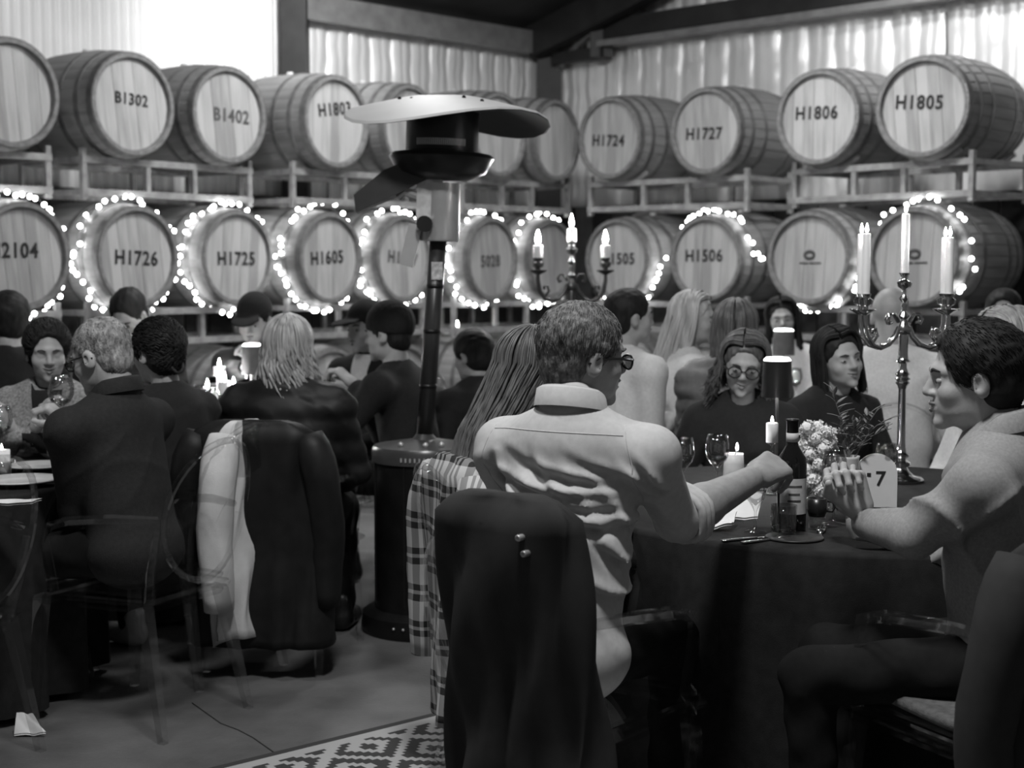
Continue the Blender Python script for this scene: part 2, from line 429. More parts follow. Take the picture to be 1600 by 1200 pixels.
def board_meshes(nb=7):
    R = HR-.035; out = []; e = np.linspace(-R, R, nb+1)
    for i in range(nb):
        x0, x1 = e[i]+.0012, e[i+1]-.0012; xs = np.linspace(x0, x1, 5)
        up = [(x, math.sqrt(max(R*R-x*x, 0))) for x in xs]; lo = [(x, -z) for x, z in up[::-1]]
        M = np.eye(4); M[:3, :3] = np.array([[1, 0, 0], [0, 0, 1], [0, 1, 0]]); M[1, 3] = .030+.0015*(i % 2)
        g = G(); g.prism((up+lo), M, .02); me = g.mesh('head_board', False); me.flip_normals(); me.materials.append(m_head); out.append(me)
    return out
BODY = body_mesh(); BOARDS = board_meshes()
HOOPS = [hoop_mesh(a, b) for a, b in ((.004, .05), (.13, .165), (.29, .325), (.675, .71), (.835, .87), (.95, .996))]
g = G(); g.lathe([(0, .03), (.022, .03), (.026, 0), (.03, -.01)], 10); BUNG = g.mesh('bung'); BUNG.materials.append(m_cork)
def barrel(p, rz, label, txt=None, soft=False, size=.125, tilt=0, off=(0, 0), group='barrels'):
    o = empty('wine_barrel', p, rz, label, 'barrel', group)
    link('body', BODY, o)
    for h in HOOPS: link('hoop', h, o)
    spin = random.uniform(-.12, .12)
    for b in BOARDS:
        q = link('head_board', b, o); q.rotation_euler = (0, spin, 0)
    q = link('bung', BUNG, o, (0, BL*.5, BR-.012))
    if txt:
        me = text_mesh(txt, size, .0015, .022, .92, 1.12); me.materials.append(m_ink_soft if soft else m_ink)
        t = link('stencil_number', me, o); t.location = (off[0], .0275, off[1]); t.rotation_euler = (math.pi/2, tilt, 0)
        t['label'] = 'black stencilled number '+txt
    return o
ZT, ZM, ZB = 2.49, 1.535, .58
LY = [8.75, 9.35, 10.0, 10.45, 10.95, 11.45, 11.95]; RY = [11.75, 11.15, 10.15, 9.5]
TPX = [28, 215, 364, 530, 645, 783, 871, 950, 1099, 1272, 1434]
MPX = [40, 218, 374, 519, 634, 771, 864, 962, 1101, 1261, 1425]
YS = LY+RY
ANG = [R_(53)]*7+[R_(-43)]*4
def bpos(px, Y, z): p = at(px, 420, Y); return Vector((p[0], p[1], z))
TT = [None, 'B1302', 'B1402', 'H1803', None, None, None, 'H1724', 'H1727', 'H1806', 'H1805']
MT = ['H2104', 'H1726', 'H1725', 'H1605', 'H1607', '5028', None, 'H1505', 'H1506', None, None]
TL = ['unmarked pale wine barrel at the left end of the top row', None, None, None, 'unmarked top row wine barrel just right of barrel H1803',
      'top row wine barrel half hidden by the heater hood', 'steeply turned top row wine barrel next to barrel H1724', None, None, None, None]
ML = [None]*6+['steeply turned middle row wine barrel behind the glowing candelabrum', None, None, 'wine barrel with oval brand mark next to barrel H1506', 'wine barrel with oval brand mark at the right end, half behind candles']
TOPB = []; MIDB = []; BOTB = []
for i in range(11):
    lab = TL[i] or 'oak wine barrel stencilled %s in the top row' % TT[i]
    TOPB.append(barrel(bpos(TPX[i], YS[i], ZT), ANG[i]+R_(random.uniform(-1.5, 1.5)), lab, TT[i], i in (2,), size=.100 if i == 1 else .122, tilt=R_((-1, 2, 1, -8, 0, 0, 0, 4, 2, 2, 4)[i]), off=((0,0),(0,.03),(.03,-.005),(.0,.085),(0,0),(0,0),(0,0),(-.03,-.02),(-.03,-.02),(-.02,.03),(-.03,.03))[i], group='top row of barrels'))
    lab = ML[i] or ('oak wine barrel stencilled %s in the fairy-lit middle row' % MT[i])
    MIDB.append(barrel(bpos(MPX[i], YS[i], ZM), ANG[i]+R_(random.uniform(-1.5, 1.5)), lab, MT[i], i in (4, 5), tilt=R_((0, 2, 0, -3, 5, -2, 0, 0, 0, 0, 0)[i]), off=((-.06, .03), (.0, -.01), (0, -.01), (-.02, .0), (0, 0), (0, -.02), (0, 0), (0, 0), (-.03, .02), (0, 0), (0, 0))[i], group='middle row of barrels'))
    where = ('at the far left end', 'below barrel H1726', 'below barrel H1725', 'below barrel H1605', 'below barrel H1607', 'below barrel 5028', 'in the corner', 'below barrel H1505', 'below barrel H1506', 'second from the right end', 'at the right end')[i]
    BOTB.append(barrel(bpos(MPX[i], YS[i], ZB), ANG[i], 'oak wine barrel in the shadowy bottom row '+where, group='bottom row of barrels'))
for o in MIDB[9:]:                                # worn oval brand marks
    gg = G(); an = np.linspace(0, 2*math.pi, 25); gg.tube([(.036*math.cos(a), .028, .024*math.sin(a)+.02) for a in an], .011, 6, flat=.3)
    for x0, x1 in ((-.075, -.012), (.0, .09)): gg.bar((x0, .028, -.035), (x1, .028, -.035), .004, .010)
    q = gg.build('brand_mark', m_ink_soft, o); q['label'] = 'worn oval brand mark with a line of small print'

# ---------------------------------------------------------------- steel racks, two barrels each
def rack_meshes(W=1.46, D=.62, H=.20):
    out = []
    def one(nm, fn):
        g = G(); fn(g); me = g.mesh(nm, False); me.materials.append(m_rack); out.append((nm, me))
    h = W/2
    for y in (0, D):
        one('rail', lambda g: g.bar((-h, y, 0), (h, y, 0), .042, .042)); one('rail', lambda g: g.bar((-h, y, H), (h, y, H), .042, .042))
        for x in (-h+.02, -.2, .2, h-.02):
            one('upright', lambda g: g.bar((x, y+.003, -.05 if abs(x) > .3 else 0), (x, y+.003, H+(.07 if abs(x) > .3 else 0)), .036, .036))
    for x in (-h+.02, h-.02):
        for z in (0, H): one('side_rail', lambda g: g.bar((x, .02, z), (x, D-.02, z), .036, .036))
    for y in (0, D):
        for s in (-1, 1):
            an = np.linspace(R_(235), R_(305), 9)
            one('cradle', lambda g: g.tube([(s*.40+.37*math.cos(a), y+.02, H+.385+.37*math.sin(a)) for a in an], .018, 4))
    return out
RACK = rack_meshes()
def rack(ia, ib, px, z, label, floor_=False, w=1.0):
    a = bpos(px[ia], YS[ia], 0) if ia is not None else None; b = bpos(px[ib], YS[ib], 0)
    if a is None: a = b-(bpos(px[ib+1], YS[ib+1], 0)-b)
    c = (a+b)/2; d = b-a; rz = math.atan2(d.y, d.x); n = Vector((-d.y, d.x, 0)).normalized()
    c = c+n*.14; c.z = z
    o = empty('barrel_rack', c, rz, label, 'rack', 'steel barrel racks')
    s = (d.length+.62)/1.46
    for nm, me in RACK:
        q = link(nm, me, o); q.scale = (s, 1, 1)
    if floor_:
        for x in (-.6, .6):
            for y in (.05, .57):
                g = G(); g.box((x, y, -.03), (.08, .08, .035)); g.build('foot', m_rack, o, False)
    return o
PAIRS = [(None, 0), (1, 2), (3, 4), (5, 6), (7, 8), (9, 10)]
NM = ['leftmost barrels', 'barrels B1302 and B1402', 'barrel H1803 and its neighbour', 'barrels behind the patio heater', 'barrels H1724 and H1727', 'barrels H1806 and H1805']
NM2 = ['leftmost fairy-lit barrel', 'barrels H1726 and H1725', 'barrels H1605 and H1607', 'barrel 5028 and the corner barrel', 'barrels H1505 and H1506', 'two barrels with oval brand marks']
NM3 = ['at the left end', 'behind the capped man', 'behind the man in the beanie', 'by the hall corner', 'behind the long-haired blonde', 'at the right end']
for (a, b), n1, n2, n3 in zip(PAIRS, NM, NM2, NM3):
    rack(a, b, TPX, ZT-BR-.19, 'grey steel rack carrying the '+n1)
    rack(a, b, MPX, ZM-BR-.19, 'grey steel rack under the '+n2)
    rack(a, b, MPX, .046, 'grey steel floor rack of the bottom row '+n3, True)

# ---------------------------------------------------------------- string lights wound over and under the middle row
g = G(); g.ball((0, 0, 0), .015, 8, 6); BULB = g.mesh('bulb'); BULB.materials.append(m_bulb)
def garland(seq, start_up, label, a_first=None, a_last=None):
    P = []; up = start_up; rr = np.random.RandomState(len(seq)*7+start_up)
    for k, i in enumerate(seq):
        o = MIDB[i]; M = Matrix.Translation(o.location) @ Matrix.Rotation(o.rotation_euler[2], 4, 'Z')
        a0, a1 = (172, 8) if up else (188, 352)
        if k == 0 and a_first is not None: a0 = a_first
        if k == len(seq)-1 and a_last is not None: a1 = a_last
        for a in np.linspace(a0, a1, 26):
            a = R_(a); r = .372+rr.uniform(-.012, .018); y = .12+rr.uniform(-.03, .03)-.03*math.cos(a)
            P.append(np.array(M @ Vector((r*math.cos(a), y, r*math.sin(a)))))
        up = not up
    P = np.array(P); seg = np.linalg.norm(np.diff(P, axis=0), axis=1); s = np.concatenate([[0], np.cumsum(seg)])
    def S(t): return np.array([np.interp(t, s, P[:, i]) for i in range(3)])
    o = empty('string_light', P[0], 0, label, 'string light', 'string lights on the barrels')
    gg = G(); gg.tube(np.array([S(t) for t in np.linspace(0, s[-1], int(s[-1]/.04))])-P[0], .004, 4); gg.build('cable', m_cable, o)
    t = .02
    while t < s[-1]:
        p = S(t)-P[0]+rr.uniform(-.014, .014, 3); link('bulb', BULB, o, p); t += rr.uniform(.045, .085) if rr.rand() > .12 else .13
    return o
garland([0, 1, 2, 3, 4, 5, 6], True, 'string of fairy lights passing over barrel H2104 and under barrel H1726', 172)
garland([0, 1, 2, 3, 4, 5, 6], False, 'string of fairy lights passing under barrel H2104 and over barrel H1726', 188)
garland([7, 8, 9, 10], False, 'string of fairy lights looping over barrel H1506 and the rightmost barrel', 225, -40)

# ---------------------------------------------------------------- patio heater
hp = at(662, 420, 5.92); hp[2] = 0
ht = empty('patio_heater', hp, 0, 'tall mushroom patio heater with round cylinder housing and wide metal hood', 'heater')
m_heat = mat('heater_dark_coating', .014, .38, .3, .3, 12)
m_alu = mat('heater_aluminium', .62, .32, .55, .1, 8)
m_hood = mat('heater_hood_sheet', .50, .5, .0, .08, 5)
g = G(); g.lathe([(0, .0), (.255, .0), (.262, .02), (.255, .075), (.225, .095), (.0, .095)], 36); g.build('base', m_heat, ht, ang=40)
g = G(); g.lathe([(.205, .09), (.205, .70), (.198, .70)], 40)
for k in range(3): g.bar((.206*math.cos(R_(-60-50*k)), .206*math.sin(R_(-60-50*k)), .12), (.206*math.cos(R_(-60-50*k)), .206*math.sin(R_(-60-50*k)), .69), .004, .004)
g.build('tank_housing', m_heat, ht, ang=40)
g = G(); g.lathe([(.20, .685), (.213, .688), (.214, .735), (.205, .750), (.05, .775), (.03, .80), (.0, .80)], 40); lid = g.build('housing_lid', mat('heater_lid_coating', .085, .3, .4, .2, 9), ht, ang=40)
g = G()
for k in range(6): g.box((.214*math.cos(R_(-112+5*k)), .214*math.sin(R_(-112+5*k)), .712), (.006, .006, .016))
g.build('vent_slot', m_alu, lid, False)
for a in (-125, -60, -85):
    g = G(); g.ball((.15*math.cos(R_(a)), .15*math.sin(R_(a)), .765), .012, 8, 5); g.build('lid_bolt', m_alu, lid)
for k in range(5):
    g = G(); g.ball((.262*math.cos(R_(-115+9*k)), .262*math.sin(R_(-115+9*k)), .05), .006, 6, 5); g.build('base_rivet', m_alu, ht)
PB = Vector((0, 0, .78)); PT = Vector((.062, 0, 1.62))
g = G(); g.tube([PB, PT], .034, 16); g.build('pole', mat('heater_pole_coating', .05, .35, .4, .2, 10), ht)
for z in (.999, 1.23, 1.42):
    q = PB.lerp(PT, (z-.78)/.88); g = G(); g.tube([q-Vector((0, 0, .008)), q+Vector((0, 0, .008))], .0355, 16); g.build('pole_joint', m_heat, ht)
q = PB.lerp(PT, .80); g = G(); g.box((q.x+.006, q.y-.036, q.z), (.045, .004, .07)); g.build('pole_sticker', mat('paper_label', .45, .6, 0, .5, 60), ht, False)
# control housing, handle, burner and hood lean with the pole
top = empty('burner_assembly', (.062, 0, 1.57)); top.parent = ht; top.rotation_euler = (0, R_(2), 0)
def bp(nm, g, m, smooth=True, ang=40): return g.build(nm, m, top, smooth, ang)
g = G(); g.box((-.04, -.055, .14), (.10, .035, .20)); bp('control_plate', g, mat('heater_front_label', .55, .5, 0, .25, 30), False)
g = G(); g.lathe([(0, 0), (.075, 0), (.08, .01), (.08, .23), (0, .23)], 24); bp('control_housing', g, m_alu)
g = G(); g.tube([(-.055, -.07, .065), (-.055, -.105, .065)], .032, 14); bp('control_knob', g, m_black)
g = G(); g.tube([(-.08, -.04, .17), (-.14, -.05, .19), (-.165, -.04, .17)], .018, 8); bp('handle', g, m_alu)
g = G(); g.box((-.11, -.02, -.02), (.055, .05, .17), rotm(0, 0, R_(12))); bp('tilt_switch_box', g, m_alu, False)
g = G(); g.lathe([(0, .24), (.10, .24), (.175, .27), (.21, .33), (.20, .345), (.12, .36), (0, .36)], 32); bp('burner_bowl', g, mat('burner_bowl_enamel', .045, .3, .3, .2, 9))
g = G(); g.lathe([(.138, .34), (.145, .36), (.145, .51), (.12, .51)], 36); bp('emitter_screen', g, m_black)
for k in range(26):
    a = R_(-128+3.1*k); g = G(); g.box((.1465*math.cos(a), .1465*math.sin(a), .385), (.005, .005, .026), rotm(a)); bp('emitter_slot', g, m_alu, False)
hood = G(); pr = [(.0, .0), (.12, -.002), (.21, -.022), (.34, -.062), (.405, -.085), (.412, -.095), (.406, -.097), (.34, -.074), (.21, -.034), (.0, -.014)]
hood.lathe(pr, 24)
for v in hood.v[0]: v[2] += v[1]*math.tan(R_(3-30*v[0]))          # the sheet is bent: front left pressed down
hood.m = [1 if (i % 9) >= 5 else 0 for i in range(len(hood.f))]
hd = hood.build('hood', [m_hood, mat('sooted_hood_underside', .018, .6)], top, True, 12); hd.location = (.02, 0, .575); hd.rotation_euler = (R_(0), R_(1.5), 0)
for (a, r) in ((200, .2), (215, .17), (290, .2), (300, .28), (20, .2)):
    g = G(); g.ball((r*math.cos(R_(a)), r*math.sin(R_(a)), r*math.sin(R_(a))*math.tan(R_(3-30*r*math.cos(R_(a))))-.018-.3*max(0, r-.2)), .008, 6, 5); g.build('hood_screw', m_heat, hd)
g = G(); g.tube([(.07, .05, .5), (.07, .05, .56)], .01, 6); g.tube([(-.07, .05, .5), (-.07, .05, .56)], .01, 6); bp('hood_stud', g, m_alu)
g = G()
V = [(-.34, .06, .14), (-.30, -.04, .13), (-.06, -.10, .30), (-.02, .10, .36), (-.14, .12, .33)]
g.loft([[(-.33, .02, .10), (-.33, -.06, .10), (-.34, -.06, .17), (-.34, .02, .17)], [(-.20, .05, .16), (-.20, -.09, .16), (-.22, -.09, .27), (-.22, .05, .27)], [(-.05, .06, .24), (-.05, -.08, .24), (-.05, -.08, .35), (-.05, .06, .35)]]); bp('wind_guard', g, mat('wind_guard_steel', .06, .4, .3, .2, 9))
# ---------------------------------------------------------------- people: materials
m_skin = mat('skin', .40, .5, 0, .10, 30, bump=.06, bscale=180, spec=.35)
m_skin_d = mat('skin_weathered', .30, .5, 0, .14, 30, bump=.08, bscale=160, spec=.35)
m_lip = mat('lips', .20, .45, 0, .1, 40)
m_teeth = mat('teeth', .7, .3)
m_eyew = mat('eye_white', .32, .35); m_iris = mat('iris', .02, .2)
m_hdark = mat('dark_hair', .018, .6, 0, .5, 60, (1, 1, .2), spec=.25)
m_hbrown = mat('brown_hair', .10, .45, 0, .5, 60, (1, 1, .2), spec=.5)
m_hblond = mat('blonde_hair', .34, .45, 0, .45, 45, (1, 1, .15), spec=.5)
m_hpale = mat('pale_blonde_hair', .48, .45, 0, .35, 45, (1, 1, .15), spec=.5)
m_hgrey = mat('greying_hair', .13, .6, 0, .75, 90, (1, 1, .4), bump=.5, bscale=160)
m_hgrey2 = mat('silver_cropped_hair', .26, .6, 0, .7, 60, (1, 1, .4), bump=.5, bscale=160)
m_shirt = mat('pale_cotton_shirt', .50, .8, 0, .07, 60, bump=.12, bscale=700, spec=.2)
m_shirt2 = mat('grey_chambray_shirt', .30, .85, 0, .14, 140, bump=.15, bscale=600, spec=.2)
m_wblack = mat('black_wool', .020, .9, 0, .12, 60, spec=.15, sheen=.05)
m_puffer = mat('black_puffer_nylon', .010, .55, 0, .3, 20, spec=.3)
m_dark = mat('charcoal_jacket', .024, .85, 0, .15, 80, spec=.2, bump=.2, bscale=300)
m_tweed = mat('light_tweed_jacket', .26, .9, 0, .5, 110, spec=.2, bump=.3, bscale=300)
m_white = mat('white_knit', .72, .85, 0, .08, 90, bump=.2, bscale=200)
m_greyp = mat('grey_quilted_vest', .16, .6, 0, .2, 30)
m_trous = mat('dark_trousers', .011, .9, 0, .12, 70, spec=.15)
m_shoe = mat('dark_leather_shoe', .012, .4, 0, .3, 20); m_shoew = mat('white_sneaker', .40, .6, 0, .1, 20)
m_frame = mat('spectacle_frame', .012, .25, 0, .1, 20, spec=.6); m_lens = clear_mat('spectacle_lens', .96, .04)

def xf(V, R, t, s=1.0): return (np.asarray(V)*s) @ np.asarray(R).T+np.asarray(t)
# ---------------------------------------------------------------- head in its own frame: x right, y forward, z up, origin mid head
_heads = {}
def head_net(fem, h, smile):
    key = (fem, h, smile)
    if key in _heads: return _heads[key]
    f = Field((-.11, -.15, -.24), (.11, .15, .15), h)
    f.ell((0, -.014, .036), (.076, .096, .084), k=.01)
    f.ell((0, .022, -.025), (.064, .068, .080), k=.03)
    jw = .047 if fem else .055
    f.ell((0, .035, -.072), (jw, .050, .034), k=.028)
    f.ell((0, .078, -.100), (.019, .016, .015) if fem else (.024, .018, .017), k=.022)
    for s in (-1, 1):
        f.ell((s*.040, .057, -.030), (.024, .024, .022), k=.02)
        f.cone((s*.012, .084, .024), (s*.046, .066, .020), .011 if fem else .014, .009, k=.014)
        f.ell((s*.032, .093, -.001), (.019, .016, .0125), k=.012, cut=True)
        f.ell((s*.031, .066, -.001), (.017, .018, .0125), k=.006)             # eyelids over the ball
        f.ell((s*.079, -.008, -.012), (.009, .021, .031), rotm(s*R_(-20), R_(-8)), k=.008)
        f.ell((s*.089, .000, -.010), (.008, .011, .018), rotm(s*R_(-20)), k=.005, cut=True)
    f.cone((0, .084, .016), (0, .106, -.026), .0085, .012, k=.010)
    for s in (-1, 1): f.ell((s*.012, .096, -.031), (.009, .010, .008), k=.006)
    f.ell((0, .076, -.058), (.030, .017, .020), k=.014)                       # muzzle
    w = .027 if smile else .022; up = .006 if smile else 0
    f.cone((-w, .080, -.056+up), (0, .0945, -.0555), .0045, .006, k=.004); f.cone((w, .080, -.056+up), (0, .0945, -.0555), .0045, .006, k=.004)
    f.cone((-w*.85, .080, -.064+up), (0, .0935, -.067), .0045, .0075, k=.004); f.cone((w*.85, .080, -.064+up), (0, .0935, -.067), .0045, .0075, k=.004)
    f.cone((-w, .090, -.060+up), (0, .104, -.0615), .002, .003 if not smile else .0055, k=.004, cut=True); f.cone((w, .090, -.060+up), (0, .104, -.0615), .002, .003 if not smile else .0055, k=.004, cut=True)
    f.cone((0, -.022, -.06), (0, -.030, -.125), .047 if fem else .056, .046 if fem else .055, k=.03)
    _heads[key] = f.mesh(); return _heads[key]
# ---------------------------------------------------------------- hand: wrist at origin, fingers along +y, back of hand +z, thumb at +x*side
_hands = {}
def hand_net(side, curl, h, spread=0):
    key = (side, curl, h, spread)
    if key in _hands: return _hands[key]
    f = Field((-.08, -.05, -.11), (.08, .21, .05), h)
    f.cone((0, -.04, 0), (0, .01, 0), .027, .026, k=.01)
    xs = [.030, .010, -.010, -.029]; Ls = [(.040, .026, .021), (.045, .029, .022), (.042, .027, .021), (.033, .021, .019)]
    for i, (x, L) in enumerate(zip(xs, Ls)):
        x *= side; kx = x*1.12; ky = (.088, .092, .088, .080)[i]
        f.cone((x*.7, .01, 0), (kx, ky, .004), .016, .0125, k=.016)
        p = np.array([kx, ky, .003]); a = 0; sp = spread*(x/.03)
        for j, l in enumerate(L):
            a += R_((62, 78, 45)[j])*curl+R_(8)
            q = p+l*np.array([math.sin(sp)*math.cos(a), math.cos(a), -math.sin(a)]); r = (.0098, .0088, .0078)[j]*(1 if i < 3 else .88)
            f.cone(p, q, r, r*.92, k=.004); p = q
    f.ell((side*.026, .035, -.010), (.016, .030, .016), rotm(side*R_(-20)), k=.012)
    b = np.array([side*.036, .040, -.012]); t1 = b+np.array([side*.026*(1-.5*curl), .034, -.014-.018*curl]); t2 = t1+np.array([side*(.010-.03*curl), .026, -.008-.010*curl])
    f.cone(b, t1, .0125, .0105, k=.008); f.cone(t1, t2, .0105, .0088, k=.003)
    _hands[key] = f.mesh(); return _hands[key]

def fold_fn(A, w, seed=0, dirs=((.5, .3, .8), (-.6, .2, .75), (.1, .9, .4))):
    rr = np.random.RandomState(seed)
    def fn(X, Y, Z):
        o = 0
        for d in dirs:
            ph = rr.rand(3)*6.28; u = X*d[0]+Y*d[1]+Z*d[2]
            warp = 1.3*np.sin(9*X+ph[0])+1.1*np.sin(7*Y+ph[1]+3*Z)
            m = .5+.5*np.sin(5*X+4*Y-6*Z+ph[2])
            o = o+m*(1-np.abs(np.sin(u*math.pi/w+warp)))**2.6
        return -A*(o-.4)
    return fn
def crease_fn(segs, depth, w, base=None):
    def fn(X, Y, Z):
        o = base(X, Y, Z) if base else 0*X+0*Y+0*Z
        for (x0, z0, x1, z1) in segs:
            dx, dz = x1-x0, z1-z0; L = math.hypot(dx, dz); t = ((X-x0)*dx+(Z-z0)*dz)/(L*L); tc = np.clip(t, 0, 1)
            bow = .018*np.sin(math.pi*tc)
            sd = ((X-x0)*(-dz)+(Z-z0)*dx)/L*np.sign(dx if dx else 1)+bow; end = np.maximum(np.abs(t-.5)-.5, 0)*L
            taper = np.exp(-(end/.03)**2)*(.35+.65*np.sin(math.pi*np.clip(tc*.9+.05, 0, 1)))*(Y < .06)
            o = o+depth*taper*(np.exp(-((sd)/w)**2)-.75*np.exp(-((sd-1.7*w)/(1.1*w))**2))
        return o
    return fn
def quilt_fn(A, pitch):
    return lambda X, Y, Z: -A*np.abs(np.sin(math.pi*Z/pitch))**.6+0*X+0*Y

# ---------------------------------------------------------------- hair
def cap_hair(kind, h=.006):
    f = Field((-.13, -.17, -.16), (.13, .15, .17), h)
    g = {'crop': 0, 'short': .006, 'full': .014, 'fem': .003}[kind]
    f.ell((0, -.016, .040), (.079+g, .101+g, .086+g), k=.01)
    f.ell((0, -.050, -.030), (.064+g*.6, .054+g*.6, .062), k=.03)
    if kind != 'full':
        for s in (-1, 1): f.cone((s*.072, .012, .03), (s*.071, .016, -.018), .012, .007, k=.01)
    f.ell((0, .098, -.020 if kind != 'fem' else -.008), (.088, .066, .088), k=.012, cut=True)
    if kind != 'fem': f.ell((0, .105, .03), (.062, .056, .058), k=.02, cut=True)
    for s in (-1, 1): f.ell((s*.088, -.004, -.018), (.024, .030, .036), k=.008, cut=True); f.ell((s*.08, .05, -.06), (.05, .05, .05), k=.01, cut=True)
    f.half((0, 0, -.088), (0, .2, -1), .01)
    a = .0025
    f.noise(lambda X, Y, Z: a*np.sin(90*X+4*np.sin(30*Z+20*Y))*np.sin(70*Y+50*Z)*np.exp(-((Z-.06)/.08)**2)+a*.6*np.sin(160*X+60*Y)*np.sin(140*Z))
    return f.mesh()
def strand_hair(gb, n, length, seed, wave=.006, wl=.09, r=.0048, front=48, spread=1.0, fall=None, lift=.010, parting=0, segs=9, sway=(0, 0)):
    """locks that follow the skull from the parting, then hang; fall = list of offsets from the nape for hair lying on a back"""
    rr = np.random.RandomState(seed)
    for i in range(n):
        l = lift+rr.uniform(0, .012); ex, ey, ez = .079+l, .099+l, .087+l; pts = []
        if rr.rand() < .55:                                          # curtain from the parting to the side of the face
            sd = -1 if rr.rand() < .5 else 1; y0 = rr.uniform(-.04, .078)
            A_ = np.array([parting+sd*.004, y0+.014, math.sqrt(max(.02, 1-(y0+.014)**2/ey**2))*ez]); E_ = np.array([sd*ex, (y0+.014)*.50-.004-.0*front, -.045+rr.uniform(-.01, .01)])
            for t in np.linspace(0, 1, 7):
                q = A_*(1-t)+E_*t+np.array([sd*.05, 0, .06])*math.sin(math.pi*t); q = q/math.sqrt((q[0]/ex)**2+(q[1]/ey)**2+(q[2]/ez)**2)
                pts.append(q+np.array([0, -.014, .038]))
        else:
            a = R_(rr.uniform(95, 265)); th1 = R_(rr.uniform(92, 104))
            for t in np.linspace(.08, 1, 7):
                th = th1*t
                pts.append(np.array([math.sin(th)*math.sin(a)*ex, math.sin(th)*math.cos(a)*ey-.014, ez*math.cos(th)+.038]))
        p = pts[-1].copy(); L = length*rr.uniform(.82, 1.05)
        w0 = rr.rand()*6.28; out = np.array([p[0], p[1]+.014, 0]); out /= np.linalg.norm(out)+1e-9
        side = np.array([-out[1], out[0], 0])
        K = max(3, int(segs*L/.3))
        for j in range(1, K+1):
            u = j/K; z = p[2]-L*u
            if fall is None: q = p*np.array([1, 1, 0])*(1+(.10*spread*u))+np.array([sway[0]*u, sway[1]*u, z])
            else:
                fx = np.interp(u, np.linspace(0, 1, len(fall)), [c[0] for c in fall]); fy = np.interp(u, np.linspace(0, 1, len(fall)), [c[1] for c in fall]); fz = np.interp(u, np.linspace(0, 1, len(fall)), [c[2] for c in fall])
                q = p*np.array([1-.15*u, 1-.5*u, 1])+np.array([fx, fy, fz])*rr.uniform(.97, 1.03)
            am = wave*(.4+1.2*u); q = q+am*(side*math.sin(6.28*L*u/wl+w0)+out*math.cos(6.28*L*u/wl*.9+w0))
            pts.append(q)
        k = len(pts); rad = r*np.concatenate([np.linspace(.7, 1.25, k-3), [1, .65, .2]])*rr.uniform(.8, 1.2)
        gb.tube(np.array(pts), rad, 5, caps=False)

_legs = {}
def leg_mesh(key):
    if key in _legs: return _legs[key]
    sc, kn = key; f = Field((-.30, -.26, .02), (.30, .62, .72), .014)
    f.ell((0, .02, .555), (.150*sc, .115, .095), k=.02)
    for s in (-1, 1):
        K = (s*.12, .43+kn, .50); A = (s*.12, .40+kn*.4, .10)
        f.cone((s*.085, .05, .545), K, .084*sc, .066*sc, k=.03); f.cone(K, A, .064*sc, .050, k=.02)
    f.noise(lambda X, Y, Z: .004*np.sin(40*Y+20*X)*np.sin(55*Z+10*Y))
    g = G(); v, fa = f.mesh(); g.add(v, fa); me = g.mesh('trousers'); me.materials.append(m_trous)
    ms = []
    for s in (-1, 1):
        f = Field((s*.12-.08, .28+kn*.4, -.01), (s*.12+.08, .66+kn*.4, .16), .012)
        f.cone((s*.12, .37+kn*.4, .045), (s*.125, .53+kn*.4, .035), .043, .042, k=.01); f.cone((s*.12, .38+kn*.4, .06), (s*.12, .385+kn*.4, .12), .045, .045, k=.02)
        f.half((0, 0, .004), (0, 0, -1), .005); v, fa = f.mesh(); q = G(); q.add(v, fa); q = q.mesh('shoe'); q.materials.append(m_shoe)
        q2 = q.copy(); q2.materials.clear(); q2.materials.append(m_shoew); ms.append((q, q2))
    _legs[key] = (me, ms); return _legs[key]

def ik(s, w, l1, l2, hint):
    s = np.asarray(s, float); w = np.asarray(w, float); d = w-s; D = np.linalg.norm(d)
    if D > (l1+l2)*.995: w = s+d/D*(l1+l2)*.995; d = w-s; D = np.linalg.norm(d)
    a = (l1*l1-l2*l2+D*D)/(2*D); hh = math.sqrt(max(l1*l1-a*a, 0)); u = d/D
    hv = np.asarray(hint, float); hv = hv-np.dot(hv, u)*u; hv /= np.linalg.norm(hv)+1e-9
    return s+u*a+hv*hh, w

